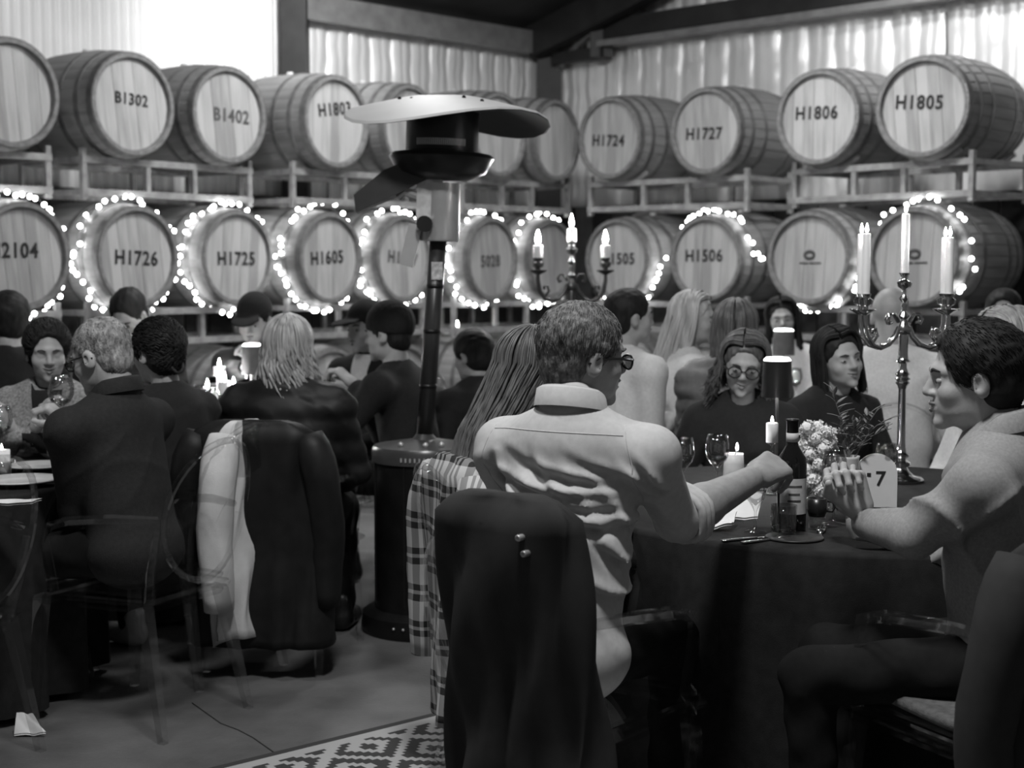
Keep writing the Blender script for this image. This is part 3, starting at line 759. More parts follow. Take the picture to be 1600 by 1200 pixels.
def person(label,  px, py, Y, heading, top, hair, hands=(None, None), lean=(0, .08), head=(0, 0, 0), fem=False, near=False, skin=None, sc=1.0,
           hpose=((.45, None, None), (.45, None, None)), hints=(None, None), folds=None, sleeve='long', collar=None, smile=False, glasses=None, hatkind=None, eyes=True, elbows=(None, None), twist=0, shoes=0, kn=0, seat=.46, group=None, inner=None, wide=1.0, armk=1.0, roll=.22, seams=None):
    H = at(px, py, Y); hd = R_(heading)
    fwd = np.array([math.sin(hd), math.cos(hd), 0]); rgt = np.array([math.cos(hd), -math.sin(hd), 0])
    hs = (.94 if fem else 1.0)*sc
    Hl = np.array([lean[0], lean[1]+.03, H[2]])                     # head centre in the person's frame
    root = H-rgt*Hl[0]-fwd*Hl[1]; root[2] = 0
    def loc(p): d = np.asarray(p, float)-root; return np.array([d@rgt, d@fwd, p[2]])
    skin = skin or m_skin
    N = np.array([lean[0]*.9, lean[1]-.010, H[2]-.150*hs]); Pv = np.array([0, 0, seat+.10])
    tw = R_(twist); xr = np.array([math.cos(tw), -math.sin(tw), 0]); sw = (.165 if fem else .195)*sc*wide
    sh = [N-np.array([0, 0, .080*sc])-xr*sw, N-np.array([0, 0, .080*sc])+xr*sw]
    l1, l2 = .285*sc*(.93 if fem else 1), .255*sc*(.93 if fem else 1)
    arms = []
    for i in (0, 1):
        s_ = -1 if i == 0 else 1
        t = hands[i]
        w_ = loc(t) if t is not None else np.array([s_*.14, .34, .62])
        hint = hints[i] if hints[i] is not None else (s_*.5, -.25, -.8)
        if elbows[i] is not None: arms.append((loc(elbows[i]), w_, hpose[i]))
        else: arms.append(ik(sh[i], w_, l1, l2, hint)+(hpose[i],))
    hn = .0045 if near else (.0065 if Y < 6 else .009); hb = .0075 if near else (.013 if Y < 6 else .017)
    g = G()
    v, fa = head_net(fem, hn, smile); Rh = rotm(-R_(head[0]), R_(head[1]), R_(head[2])); hp_ = Hl
    g.add(xf(v, Rh, hp_, hs), fa)
    for i in (0, 1):
        e, w_, hpz = arms[i]; side = 1 if i == 0 else -1
        cu, fd, bk = hpz; d = (w_-e)/np.linalg.norm(w_-e) if fd is None else np.array(fd, float)/np.linalg.norm(fd)
        b = np.array((0, 0, 1.)) if bk is None else np.array(bk, float); b = b-np.dot(b, d)*d; b /= np.linalg.norm(b)
        Rm = np.array([np.cross(d, b), d, b]).T
        v, fa = hand_net(side, cu, .004 if near else .0065, .06); g.add(xf(v, Rm, w_+d*.035, hs*armk), fa)
    # trunk and arms under the clothes
    lo = np.min([N, Pv]+sh+[a[0] for a in arms]+[a[1] for a in arms], axis=0)-.16; hi = np.max([N, Pv]+sh+[a[0] for a in arms]+[a[1] for a in arms], axis=0)+.16
    fb = Field(lo, hi, .012 if near else .02)
    fb.cone(N-np.array([0, 0, .11]), Pv, .075, .11, k=.03); fb.cone(sh[0], sh[1], .04, .04, k=.03); fb.cone(N+np.array([0, -.01, .05]), N-np.array([0, 0, .10]), .045*hs, .05*hs, k=.02)
    v, fa = fb.mesh(); g.add(v, fa)
    fa2 = Field(lo, hi, .007 if near else .012)
    for i in (0, 1):
        e, w_, _ = arms[i]; m_ = e+(w_-e)*.35
        sl_ = armk*(.72 if sleeve == 'long' else 1); fa2.cone(sh[i], e, .040*hs, .040*hs*sl_, k=.01); fa2.cone(e, m_, .042*hs*sl_, .046*hs*sl_, k=.02); fa2.cone(m_, w_, .046*hs*sl_, .031*hs*armk, k=.02)
    fa2.cone(Hl+Rh @ np.array([0, -.024, -.075])*hs, N-np.array([0, .005, .06]), (.047 if fem else .056)*hs, (.052 if fem else .062)*hs, k=.02)
    v, fa = fa2.mesh(); g.add(v, fa)
    o = g.build('person', skin); o.location = root; o.rotation_euler = (0, 0, -hd); tag(o, label, 'person', group)
    # top
    C = Pv+(N-Pv)*.66; W = Pv+(N-Pv)*.30; zt = (N-Pv)/np.linalg.norm(N-Pv); xt = xr-np.dot(xr, zt)*zt; xt /= np.linalg.norm(xt); Rt = np.array([xt, np.cross(zt, xt), zt]).T
    f = Field(lo, hi, hb); q = sc
    f.ell(C+Rt[:, 1]*.0, (.175*q*wide, .125*q, .20), Rt, k=.05); f.ell(W, (.165*q*wide, .128*q, .17), Rt, k=.06); f.ell(Pv+np.array([0, .0, -.01]), (.180*q, .145*q, .135), None, k=.05)
    f.cone(sh[0], sh[1], .066*q, .066*q, k=.05); f.ell(N+np.array([0, -.022, -.035]), (.090*hs, .066*hs, .055*hs), None, k=.05)
    for i in (0, 1):
        f.cone(N+np.array([0, -.005, -.01]), sh[i]+np.array([0, 0, .01]), .060*q, .055*q, k=.03)
        e, w_, _ = arms[i]; ws = e+(w_-e)*({'long': .97, 'roll': roll}[sleeve])
        f.cone(sh[i], e, .068*q, .056*q, k=.035); f.cone(e, ws, .057*q, (.044 if sleeve == 'long' else .060)*q, k=.02)
    if fem:
        for s in (-1, 1): f.ell(C+Rt @ np.array([s*.065, .085, -.01]), (.06, .055, .06), Rt, k=.04)
    if folds: f.noise((lambda X, Y, Z: folds(X, Y, Z)*np.clip((N[2]-.03-Z)/.08, .12, 1)) if near else folds)
    if not near: f.noise(fold_fn(.006, .12, int(px)))
    if collar: f.cone(N+np.array([0, -.022, .035]), N-np.array([0, .02, .05]), .062*hs, .085*hs, k=.04); f.ell(N+np.array([0, -.045, -.055]), (.13*hs, .070*hs, .075*hs), None, k=.06)
    nk = N+np.array([0, .01, .0])
    if not collar: f.cone(nk+np.array([0, .01, .02]), nk+np.array([0, -.02, .2]), .056*hs, .066*hs, k=.015, cut=True)
    v, fa = f.mesh(); gg = G(); gg.add(v, fa); topo = gg.build('top', top, o)
    if seams:
        from mathutils.bvhtree import BVHTree
        bv = BVHTree.FromPolygons([Vector(q) for q in v], [list(map(int, q)) for q in fa]); gg = G()
        for path in seams:
            P_ = []
            for (x_, z_) in path:
                hit_ = bv.ray_cast(Vector((x_, -.7, z_)), Vector((0, 1, 0)))
                if hit_[0] is not None: P_.append(np.array(hit_[0]))
            if len(P_) > 2: gg = G(); gg.tube(np.array(P_), .0015, 4); gg.build('seam', top, topo)
    if sleeve == 'roll':
        for i in (0, 1):
            e, w_, _ = arms[i]; d = (w_-e)/np.linalg.norm(w_-e); c = e+(w_-e)*(roll-.02); gg = G()
            for k_, rr_ in ((0, .064), (.016, .067), (.034, .065)):
                x, y, z = frame_from(d); an = np.linspace(0, 2*math.pi, 22)
                gg.tube([c+d*k_+(rr_+.003*math.sin(5*a+i))*(math.cos(a)*x+math.sin(a)*y) for a in an], .011, 6, caps=False)
            gg.build('rolled_cuff', top, topo)
    if collar:
        gg = G(); x, y = xr, np.array([xr[1]*-1, xr[0], 0]); an = np.linspace(R_(-215), R_(35), 26); ring = []
        P_ = []
        for a in an:
            for (dr, dz) in ((.006, -.05), (.0, .016), (-.002, .022), (.009, .016), (.016, -.026)):
                r = (.074*hs+dr); yy = -.012
                P_.append(N+x*r*math.cos(a)+y*(r*1.0*math.sin(a)+yy)+np.array([0, -.010, .052+dz-.018*math.sin(a)-.045*max(0, math.cos(a-math.pi/2))]))
        gg.grid(np.array(P_).reshape(len(an), 5, 3)); gg.build('collar', collar, topo)
    if inner is not None:                                            # shirt front showing between the lapels
        from mathutils.bvhtree import BVHTree
        bv = BVHTree.FromPolygons([Vector(q) for q in v], [list(map(int, q)) for q in fa]); gg = G(); rows = []
        for t in np.linspace(0, 1, 12):
            z_ = N[2]+.02-.30*t; hw_ = .062-.030*t; row = []
            for x_ in np.linspace(-hw_, hw_, 9):
                h_ = bv.ray_cast(Vector((N[0]+x_, .8, z_)), Vector((0, -1, 0)))
                row.append(np.array(h_[0])+np.array([0, .004, 0]) if h_[0] is not None else N+np.array([x_, .06, z_-N[2]]))
            rows.append(row)
        gg.grid(np.array(rows)[::-1]); gg.build('shirt_front', inner, topo)
    a_, b_ = leg_mesh((1.0 if not fem else .92, kn)); link('trousers', a_, o)
    for q in b_: link('shoe', q[shoes], o)
    # hair, hat, face details: all in the head frame
    def hp2(gb, nm, m, par=None):
        V = np.concatenate(gb.v); gb.v = [xf(V, Rh, hp_, hs)]; return gb.build(nm, m, par or o)
    if hair:
        kind, hm = hair[0], hair[1]; kw = hair[2] if len(hair) > 2 else {}
        gb = G(); v, fa = cap_hair(kind if kind in ('crop', 'short', 'full') else ('full' if kind in ('lowbun', 'tuft') else 'fem'), .005 if near else .008); gb.add(v, fa)
        if (near and kind != 'long') or kind in ('tuft', 'lowbun'):
            rs = np.random.RandomState(int(px))
            V = v; nr = V-np.array([0, -.016, .03]); nr /= np.linalg.norm(nr, axis=1)[:, None]
            for i_ in rs.choice(len(V), 2600):
                n_ = nr[i_]; cb = np.array([.25*np.sign(V[i_][0]), -.5 if kind == 'full' else -.1, -.55]) if kind not in ('tuft', 'lowbun') else (np.array([.1, -.7, .5]) if kind == 'tuft' else np.array([-V[i_][0]*3, -.8, -.25]))+rs.uniform(-.25, .25, 3); cb = cb-np.dot(cb, n_)*n_; cb /= np.linalg.norm(cb)
                Lh = {'crop': .008, 'tuft': .034, 'lowbun': .03}.get(kind, .016); tk = 2.0 if kind in ('tuft', 'lowbun') else 1.0; q0 = V[i_]-n_*.002
                gb.tube([q0, q0+cb*Lh*.5+n_*.0035*tk, q0+cb*Lh+n_*.002], [.0011*tk, .0010*tk, .0003*tk], 3, caps=False)
        if kind == 'long': strand_hair(gb, seed=int(px), **kw)
        if kind == 'lowbun':
            for k_ in range(46):
                a0 = k_*2.4; gb.tube([(.034*math.cos(a0+t)*(1-.3*abs(t-1)), -.108-.012*math.sin(2*a0), -.045+.034*math.sin(a0+t)) for t in np.linspace(0, 2, 7)], .006, 5)
        if kind == 'bun':
            gb.ball((.0, -.075, .105), (.045, .045, .04), 12, 9); strand_hair(gb, 140, .02, int(px), front=40, r=.005)
        hp2(gb, 'hair', hm)
        for s in (-1, 1):
            gb = G(); gb.tube([(s*.014, .0955, .020), (s*.030, .0935, .026), (s*.047, .079, .021)], [.0018, .0026, .0012] if fem else [.003, .0042, .002], 5); hp2(gb, 'eyebrow', hm)
    if eyes:
        for s in (-1, 1):
            gb = G(); gb.ball((s*.0320, .0770, -.001), (.0140, .0115, .0055 if smile else .0085), 10, 8); e_ = hp2(gb, 'eye', m_eyew)
            gi = G(); gi.ball((s*.0320, .0862, -.001), (.0060, .0035, .0042 if smile else .0060), 8, 6); hp2(gi, 'iris', m_iris, e_)
    gb = G(); w = .031 if smile else .023
    if smile: gb.ball((0, .0885, -.0605), (.021, .0085, .0065), 8, 6); hp2(gb, 'teeth', m_teeth)
    gb = G(); u = .006 if smile else 0
    gb.tube([(-w, .083, -.057+u), (-.009, .0985, -.0525), (0, .100, -.0545), (.009, .0985, -.0525), (w, .083, -.057+u)], [.0012, .005, .005, .005, .0012], 5); gb.tube([(-w, .083, -.060+u), (0, .0985, -.0700), (w, .083, -.060+u)], [.0012, .0065, .0012], 5); hp2(gb, 'lips', m_lip)
    if glasses:
        gb = G(); rx, rz = (.027, .023) if glasses == 'round' else (.028, .017)
        for s in (-1, 1):
            an = np.linspace(0, 2*math.pi, 21); gb.tube([(s*.034+rx*math.cos(a), .106-.006*abs(math.cos(a)), -.004+rz*math.sin(a)) for a in an], .0026, 5, caps=False)
            gb.tube([(s*.060, .102, .004), (s*.078, .06, .006), (s*.082, .0, .004), (s*.080, -.025, -.012)], [.004, .0034, .003, .003], 5)
        gb.tube([(-.008, .108, .0), (0, .112, .003), (.008, .108, .0)], .0025, 5); sp = hp2(gb, 'spectacles', m_frame)
        for s in (-1, 1):
            gb = G(); gb.ball((s*.034, .104, -.004), (rx, .0012, rz), 12, 6); hp2(gb, 'lens', m_lens, sp)
    if hatkind:
        f = Field((-.14, -.17, -.06), (.14, .26, .19), .008)
        if hatkind == 'beanie':
            f.ell((0, -.018, .045), (.092, .116, .108), k=.01); f.half((0, .02, .012), (0, .22, -1), .01); f.noise(lambda X, Y, Z: .002*np.sin(220*X)*np.cos(200*Y))
        else:
            f.ell((0, -.012, .045), (.088, .110, .098), k=.01); f.half((0, .0, .040), (0, 0, -1), .006); f.ell((0, .125, .045), (.072, .075, .010), rotm(0, R_(-8)), k=.012)
        v, fa = f.mesh(); gb = G(); gb.add(v, fa); hp2(gb, 'beanie' if hatkind == 'beanie' else 'cap', m_wblack)
    return o
# ---------------------------------------------------------------- the guests
# table with the candelabrum
p12 = person('grey-haired man in pale rolled-sleeve shirt and glasses, back to the camera', 912, 556, 3.52, 28, m_shirt, ('short', m_hgrey),
       hands=(at(905, 800, 3.95), at(1172, 750, 3.80)), elbows=(None, at(1056, 812, 3.56)), lean=(.02, .06), head=(38, -5, 4), near=True, skin=m_skin_d, sc=1.0, hpose=((.5, None, None), (.62, None, (.35, -.5, .8))),
       folds=crease_fn([(.19, .97, .0, 1.08), (.19, .955, -.14, 1.04), (.18, .93, -.18, .975), (.16, .905, -.05, .94), (.17, .86, .02, .90), (.13, .81, .28, .70), (.16, .87, .28, .77), (.10, .73, .27, .66), (-.17, 1.02, -.10, .90), (-.05, 1.06, .04, .93), (.22, .99, .30, .90), (.21, .93, .31, .86)], .017, .013, fold_fn(.012, .17, 4, ((.75, .1, .65), (.45, .3, .85), (-.5, .3, .8)))), sleeve='roll', collar=m_shirt, glasses='rect', wide=.98, armk=1.14, roll=.10,
       seams=[[(x, 1.085-.25*x*x) for x in np.linspace(-.17, .17, 24)], [(.165+.035*math.sin(t*2.6), 1.10-.20*t) for t in np.linspace(0, 1, 14)], [(-.165-.03*math.sin(t*2.6), 1.10-.20*t) for t in np.linspace(0, 1, 14)]])
p15 = person('dark-haired man in grey shirt at the right, leaning on his elbows', 1522, 590, 3.40, -68, m_shirt2, ('full', m_hdark),
       hands=(at(1352, 818, 3.50), at(1340, 812, 3.75)), elbows=(at(1428, 838, 3.30), None), lean=(0, .05), head=(-10, -4, 0), near=True, sc=1.0, hpose=((.95, (-.15, .35, .9), (.9, .1, .3)), (.95, (-.1, .35, .9), (-.9, .1, .3))),
       hints=(None, (.3, -.1, -.9)), folds=fold_fn(.018, .16, 9, ((.2, .5, .8), (.1, -.6, .75))), collar=m_shirt2)
p11 = person('woman with long straight brown hair sitting behind the grey-haired man', 836, 584, 4.12, 66, m_dark, ('long', m_hbrown, dict(n=420, length=.46, wave=.004, wl=.2, r=.0036, front=46, fall=[(0, 0, 0), (0, -.055, -.10), (0, -.13, -.22), (0, -.18, -.40)])),
       lean=(0, .04), head=(0, -6, 0), fem=True, near=True, hands=(at(900, 760, 4.5), None))
p13 = person('woman with wavy hair and round glasses across the candelabrum table', 1162, 572, 5.62, 193, m_wblack, ('long', m_hbrown, dict(n=420, length=.17, wave=.021, wl=.075, r=.0036, front=40, spread=3.0, parting=.012, lift=.016)),
       lean=(0, .14), head=(-4, -10, -6), fem=True, smile=True, glasses='round', eyes=True, sc=1.0)
p14 = person('smiling woman with sleek dark shoulder-length hair and black top', 1312, 562, 5.70, 150, m_wblack, ('long', m_hdark, dict(n=320, length=.15, wave=.003, wl=.2, r=.0045, front=44, spread=.6, parting=.03, lift=.012)),
       lean=(0, .06), head=(10, 2, 8), fem=True, smile=True)
p22 = person('fair-haired guest with a topknot behind the man in grey', 1562, 540, 5.3, 250, m_white, ('bun', m_hblond), lean=(0, .05), fem=True, head=(0, 0, 0), sc=1.08)
# left table
p3 = person('man with silver cropped hair in charcoal jacket raising a wine glass', 158, 556, 4.82, -62, m_dark, ('crop', m_hgrey2),
       hands=(at(140, 690, 4.9), at(122, 672, 4.98)), lean=(0, .10), head=(-6, -18, 0), near=True, skin=m_skin, glasses='rect', sc=1.0, hpose=((.5, None, None), (.75, (-.5, .55, .6), (.5, -.75, .3))),
       hints=(None, (.4, -.3, -.9)), folds=fold_fn(.006, .15, 2), collar=m_dark)
p4 = person('woman with dark tied-back hair beside the silver-haired man', 247, 552, 5.35, -55, m_wblack, ('lowbun', m_hdark), lean=(0, .05), head=(5, -4, 0), fem=True, shoes=1)
p2 = person('smiling woman with short dark hair, tweed jacket and clasped hands', 74, 550, 5.78, 172, m_tweed, ('tuft', m_hdark), hands=(at(52, 680, 5.48), at(22, 680, 5.48)),
       lean=(0, .08), head=(-14, -8, 0), fem=True, smile=True, eyes=False, hpose=((.2, (-.3, .3, .7), (.9, .2, .2)), (.2, (.3, .3, .7), (-.9, .2, .2))), inner=m_wblack)
p1 = person('guest in black with dark hair at the left edge of the picture', 12, 500, 6.75, -15, m_wblack, ('full', m_hdark), lean=(0, .05), head=(-20, 0, 0))
# middle table
p5 = person('dark-haired man seen between the silver-haired man and the barrels', 202, 492, 7.25, 165, m_wblack, ('short', m_hdark), lean=(0, .1), head=(30, -40, 0))
p6 = person('man in a dark cap behind the blonde woman', 398, 500, 7.4, 200, m_wblack, ('short', m_hdark), lean=(0, .12), head=(-10, -18, 0), hatkind='cap', hands=(at(418, 570, 7.0), at(385, 575, 7.0)))
p7 = person('woman with loose wavy blonde hair and black puffer coat, back turned', 452, 545, 5.6, 8, m_puffer, ('long', m_hblond, dict(n=280, length=.24, wave=.018, wl=.14, r=.006, front=40, spread=2.4, parting=.0)),
       lean=(0, .06), head=(0, 6, 0), fem=True, folds=quilt_fn(.012, .09), wide=1.12)
p8 = person('man in a black beanie turned to the table, hands raised', 606, 522, 6.6, -70, m_wblack, ('short', m_hdark), lean=(0, .10), head=(0, -6, 0), hatkind='beanie',
       hands=(at(560, 606, 6.45), at(558, 612, 6.7)), hpose=((.5, (0, .7, .5), None), (.5, (0, .7, .5), None)))
p9 = person('guest in a dark cap and white collar beyond the beanie', 572, 512, 7.25, 215, m_wblack, ('short', m_hdark), lean=(0, .08), head=(10, -6, 0), hatkind='cap', collar=m_white, inner=m_white)
p10 = person('dark-haired guest bending low behind the heater pole', 738, 556, 6.95, -40, m_wblack, ('full', m_hdark), lean=(0, .25), head=(-10, -10, 0), fem=True)
# far right table
p16 = person('dark-haired man in a white jumper reaching across the far table', 984, 496, 6.45, 55, m_white, ('short', m_hdark), hands=(None, at(1046, 655, 6.5)), lean=(0, .05), head=(15, 0, 0), hints=(None, (.3, -.5, -.8)))
p17 = person('woman with very long pale blonde hair in profile', 1086, 500, 6.65, 80, m_white, ('long', m_hpale, dict(n=230, length=.42, wave=.004, wl=.2, r=.0062, front=46, spread=1.5, sway=(-.0, -.10))), lean=(0, .08), head=(25, 0, 0), fem=True)
p18 = person('brown-haired guest in a grey quilted vest, back turned', 1150, 516, 6.2, 20, m_greyp, ('long', m_hbrown, dict(n=170, length=.20, wave=.004, wl=.2, r=.006, front=46)), lean=(0, .06), fem=True, folds=quilt_fn(.012, .07))
p19 = person('smiling dark-haired woman in a pale top behind the small lamp', 1222, 500, 8.35, 190, m_white, ('long', m_hdark, dict(n=150, length=.26, wave=.006, wl=.14, r=.007, front=44, spread=1.2)), lean=(0, .06), head=(0, 0, 6), fem=True, smile=True)
p20 = person('bald man in a white shirt with his back turned', 1392, 494, 6.25, 10, m_white, None, lean=(0, .06), head=(10, -4, 0), wide=1.1, eyes=False)
p21 = person('dark-haired guest below the rightmost barrel', 1568, 492, 7.6, 200, m_wblack, ('full', m_hdark), lean=(0, .05))
# ---------------------------------------------------------------- clear moulded chairs
m_clear = clear_mat('clear_polycarbonate', .985, .004, .05, .32)
m_glass = clear_mat('clear_glassware', .985, .06, .03, .45)
m_cloth = mat('black_tablecloth', .018, .85, 0, .25, 30, spec=.2, bump=.1, bscale=300)
m_coat = mat('black_overcoat', .040, .9, 0, .10, 25, spec=.15)
m_lin = mat('pale_canvas_jacket', .60, .85, 0, .2, 8, bump=.15, bscale=200, spec=.2)
def oval(cx, y, cz, rx, rz, n=36, bow=.05):
    return [(cx+rx*math.cos(a), y-bow*(1-(math.cos(a))**2*.0)+bow*(rx*math.cos(a)/.2)**2, cz+rz*math.sin(a)) for a in np.linspace(0, 2*math.pi, n, endpoint=False)]
def chair_parts():
    out = []
    def one(nm, g, sm=True): me = g.mesh(nm, sm); me.set_sharp_from_angle(angle=R_(35)); me.materials.append(m_clear); out.append((nm, me))
    g = G(); pl = []
    for (x, y) in ((-.20, -.20), (-.245, .18), (-.20, .235), (.20, .235), (.245, .18), (.20, -.20), (.15, -.23), (-.15, -.23)): pl.append((x, y))
    M = np.eye(4); M[2, 3] = .395; g.prism(pl[::-1], M, .012)
    M2 = np.eye(4); M2[2, 3] = .445; g.prism(pl[::-1], M2, .010)
    for i in range(8):
        a, b = pl[i], pl[(i+1) % 8]; g.bar((a[0], a[1], .425), (b[0], b[1], .425), .05, .008, up=(0, 0, 1))
    one('seat', g, False)
    for (x, y, dx, dy) in ((-.215, .20, -.02, .03), (.215, .20, .02, .03), (-.18, -.20, -.03, -.09), (.18, -.20, .03, -.09)):
        g = G(); g.loft([[(x+dx+s*r, y+dy+t*r, 0) for s, t in ((-1, -1), (1, -1), (1, 1), (-1, 1))] for r in (.012,)]+[[(x+s*.02, y+t*.02, .41) for s, t in ((-1, -1), (1, -1), (1, 1), (-1, 1))]]); one('leg', g, False)
    g = G(); rim = oval(0, -.245, .70, .195, .225, bow=.04); rim = [(x, y-(z-.47)*.22, z) for x, y, z in rim]
    g.tube(rim+[rim[0]], .011, 6, caps=False)
    rings = []
    for s in (1, .66, .33):
        rings.append([(x*s, y-.02*(1-s)**.5 if s < 1 else y, .70+(z-.70)*s) for x, y, z in rim])
    g.loft(rings, caps=False); g.add(rings[-1], [tuple(range(36))]); one('backrest', g)
    for s in (-1, 1):
        g = G(); g.tube([(s*.17, -.21, .42), (s*.19, -.235, .52), (s*.195, -.27, .66)], [.018, .016, .012], 6); one('back_post', g)
        g = G(); g.tube([(s*.185, -.26, .69), (s*.235, -.12, .69), (s*.262, .04, .675), (s*.262, .12, .65), (s*.255, .14, .60), (s*.24, .12, .44)], [.012, .016, .017, .017, .016, .016], 6); one('armrest', g)
    return out
CHAIR = chair_parts()
def chair(p, rz, label):
    o = empty('clear_chair', (p[0], p[1], 0), rz, label, 'chair', 'clear plastic chairs')
    for nm, me in CHAIR: link(nm, me, o)
    return o
def chair_for(person_, label, dh=0, dx=0, dy=0):
    rz = person_.rotation_euler[2]; p = Vector(person_.location)
    p = p+Matrix.Rotation(rz, 3, 'Z') @ Vector((dx, dy, 0))
    return chair(p, rz-R_(dh), label)
def drape(o_chair, name, m, label, cat, top=.945, bot=.25, hw=(.20, .24), th=(.035, .09), seed=1, off=(0, -.285, 0), nf=9, amp=.012, slope=-.16, sleeves=True, hem=0, buttons=False, hook=.10):
    """a coat hung over a chair back: folds run down from the shoulders"""
    rr = np.random.RandomState(seed); ph = rr.rand(6)*6.28; n = 72
    M = Matrix.Translation(o_chair.location) @ Matrix.Rotation(o_chair.rotation_euler[2], 4, 'Z')
    root = M @ Vector((0, -.28, 0)); o = empty(name, root, o_chair.rotation_euler[2], label, cat)
    g = G(); rings = []
    for t in np.concatenate([[0, .012, .03], np.linspace(.06, 1, 26)]):
        w_ = hw[0]*min(1, .55+((t/.06)**.5)*.45 if t < .06 else 1)+(hw[1]-hw[0])*t; d = (th[0]+(th[1]-th[0])*t**.7)*min(1, .35+11*t if t < .06 else 1)
        ring = []
        for k in range(n):
            a = 2*math.pi*k/n; ca, sa = math.cos(a), math.sin(a)
            x = w_*np.sign(ca)*abs(ca)**.65; y = d*np.sign(sa)*abs(sa)**.75
            f = amp*(t**.6)*(math.sin(nf*x/.2+ph[0]+1.2*math.sin(3*t+ph[1]))+.6*math.sin(1.9*nf*x/.2+ph[2]-2*t))
            f += .4*amp*math.sin(14*t+6*ca+ph[3])
            y += f*(1 if sa > 0 else -1)*(.4+.6*abs(sa)); x += .5*amp*math.sin(11*t+5*a+ph[4])
            z = top+(bot-top)*t+hem*t*math.sin(a+ph[5])
            ring.append((x+off[0], y+slope*(z-.45)*(1 if z > .45 else .2)+off[1]+.28+.0, z))
        rings.append(ring[::-1])
    g.loft(rings); g.build('coat_body', m, o)
    if sleeves:
        for s in (-1, 1):
            g = G(); x0 = off[0]+s*hw[0]*.9; L = (top-bot)*.82
            pts = [(x0, slope*(top-.45)+.01, top-.05), (x0+s*.045, slope*(top-.5)-.01, top-.18), (x0+s*.06, slope*.1-.02, top-.18-L*.35), (x0+s*.05, -.03, top-.1-L*.65), (x0+s*.045, -.03, top-L)]
            pts = np.array(pts)+np.array([0, off[1]+.28, 0]); u = np.linspace(0, 1, 12); sp = np.array([[np.interp(q, np.linspace(0, 1, 5), pts[:, i]) for i in range(3)] for q in u])
            g.tube(sp, [.05, .062, .066, .064, .062, .064, .06, .06, .057, .057, .055, .052], 12); g.build('sleeve', m, o)
    if buttons:
        for (x, z) in buttons:
            g = G(); M3 = np.eye(4); M3[:3, :3] = np.array([[1, 0, 0], [0, 0, -1], [0, 1, 0]]); M3[:3, 3] = (x, slope*(z-.45)+off[1]+.28-th[1]*.75, z)
            g.lathe([(0, .009), (.003, .009), (.005, .011), (.007, .009), (.007, -.01)], 10, M3); g.build('stud', mat('nickel_stud', .5, .35, .6), o)
    return o
# plaid cloth
def plaid():
    m = bpy.data.materials.new('plaid_wool'); m.use_nodes = True; nt = m.node_tree; b = nt.nodes['Principled BSDF']; b.inputs['Roughness'].default_value = .9
    tc = nd(nt, 'ShaderNodeTexCoord'); sp = nd(nt, 'ShaderNodeSeparateXYZ'); nt.links.new(tc.outputs['Object'], sp.inputs[0])
    nz = nd(nt, 'ShaderNodeTexNoise'); nz.inputs['Scale'].default_value = 6; nt.links.new(tc.outputs['Object'], nz.inputs['Vector'])
    h = mth(nt, 'ADD', mth(nt, 'ADD', sp.outputs[0], mth(nt, 'MULTIPLY', sp.outputs[1], .9)), mth(nt, 'MULTIPLY', nz.outputs['Fac'], .02))
    v = mth(nt, 'ADD', sp.outputs[2], mth(nt, 'MULTIPLY', nz.outputs['Fac'], .02))
    def bands(c, per, edges):
        f = mth(nt, 'FRACT', mth(nt, 'DIVIDE', c, per)); o = None
        for lo, hi in edges:
            q = mth(nt, 'MULTIPLY', mth(nt, 'GREATER_THAN', f, lo), mth(nt, 'LESS_THAN', f, hi)); o = q if o is None else mth(nt, 'MAXIMUM', o, q)
        return o
    bx_ = bands(h, .115, ((.0, .28), (.42, .52), (.62, .72))); bz_ = bands(v, .105, ((.0, .18), (.28, .46)))
    k = mth(nt, 'MULTIPLY_ADD', bx_, .55, mth(nt, 'MULTIPLY', bz_, .60)); cl = nd(nt, 'ShaderNodeClamp'); nt.links.new(k, cl.inputs[0])
    nt.links.new(mixc(nt, cl.outputs[0], .50, .018), b.inputs['Base Color']); return m
m_plaid = plaid()

c12 = chair_for(p12, 'clear plastic armchair under the grey-haired man, hung with a black coat', 6, .03)
drape(c12, 'overcoat', m_coat, 'long black coat hung over the chair of the grey-haired man', 'coat', top=.985, bot=.16, hw=(.175, .20), th=(.05, .10), seed=4, off=(.055, -.27, 0), sleeves=False, amp=.02, buttons=((.135, .905), (.145, .872)))
c11 = chair_for(p11, 'clear plastic armchair of the long-haired woman, hung with a plaid jacket', 0, 0, .12)
drape(c11, 'plaid_jacket', m_plaid, 'black and white plaid jacket hanging from the chair by the heater', 'jacket', top=.95, bot=.22, hw=(.16, .12), th=(.05, .09), seed=8, nf=6, amp=.016, slope=-.05, off=(0, -.27, 0))
c4 = chair_for(p4, 'clear plastic armchair of the tied-back-hair woman, hung with a pale jacket', 0, .04)
drape(c4, 'canvas_jacket', m_lin, 'pale canvas jacket hanging from the chair behind the silver-haired man', 'jacket', top=.93, bot=.13, hw=(.10, .11), th=(.04, .07), seed=5, nf=7, amp=.016, slope=-.06, hem=.04)
c15 = chair_for(p15, 'clear plastic armchair of the man in grey, hung with a black coat', 48, -.05, .03)
drape(c15, 'overcoat', m_coat, 'black coat hung over the chair at the right edge', 'coat', top=.925, bot=.12, hw=(.21, .24), th=(.05, .10), seed=11, off=(0, -.27, 0))
g = G(); rings = []
for z_, k_ in ((.457, .96), (.462, 1.0), (.478, 1.0), (.486, .95)):
    rings.append([(.215*k_*np.sign(math.cos(a))*abs(math.cos(a))**.4, .215*k_*np.sign(math.sin(a))*abs(math.sin(a))**.4, z_) for a in np.linspace(0, 2*math.pi, 40, endpoint=False)])
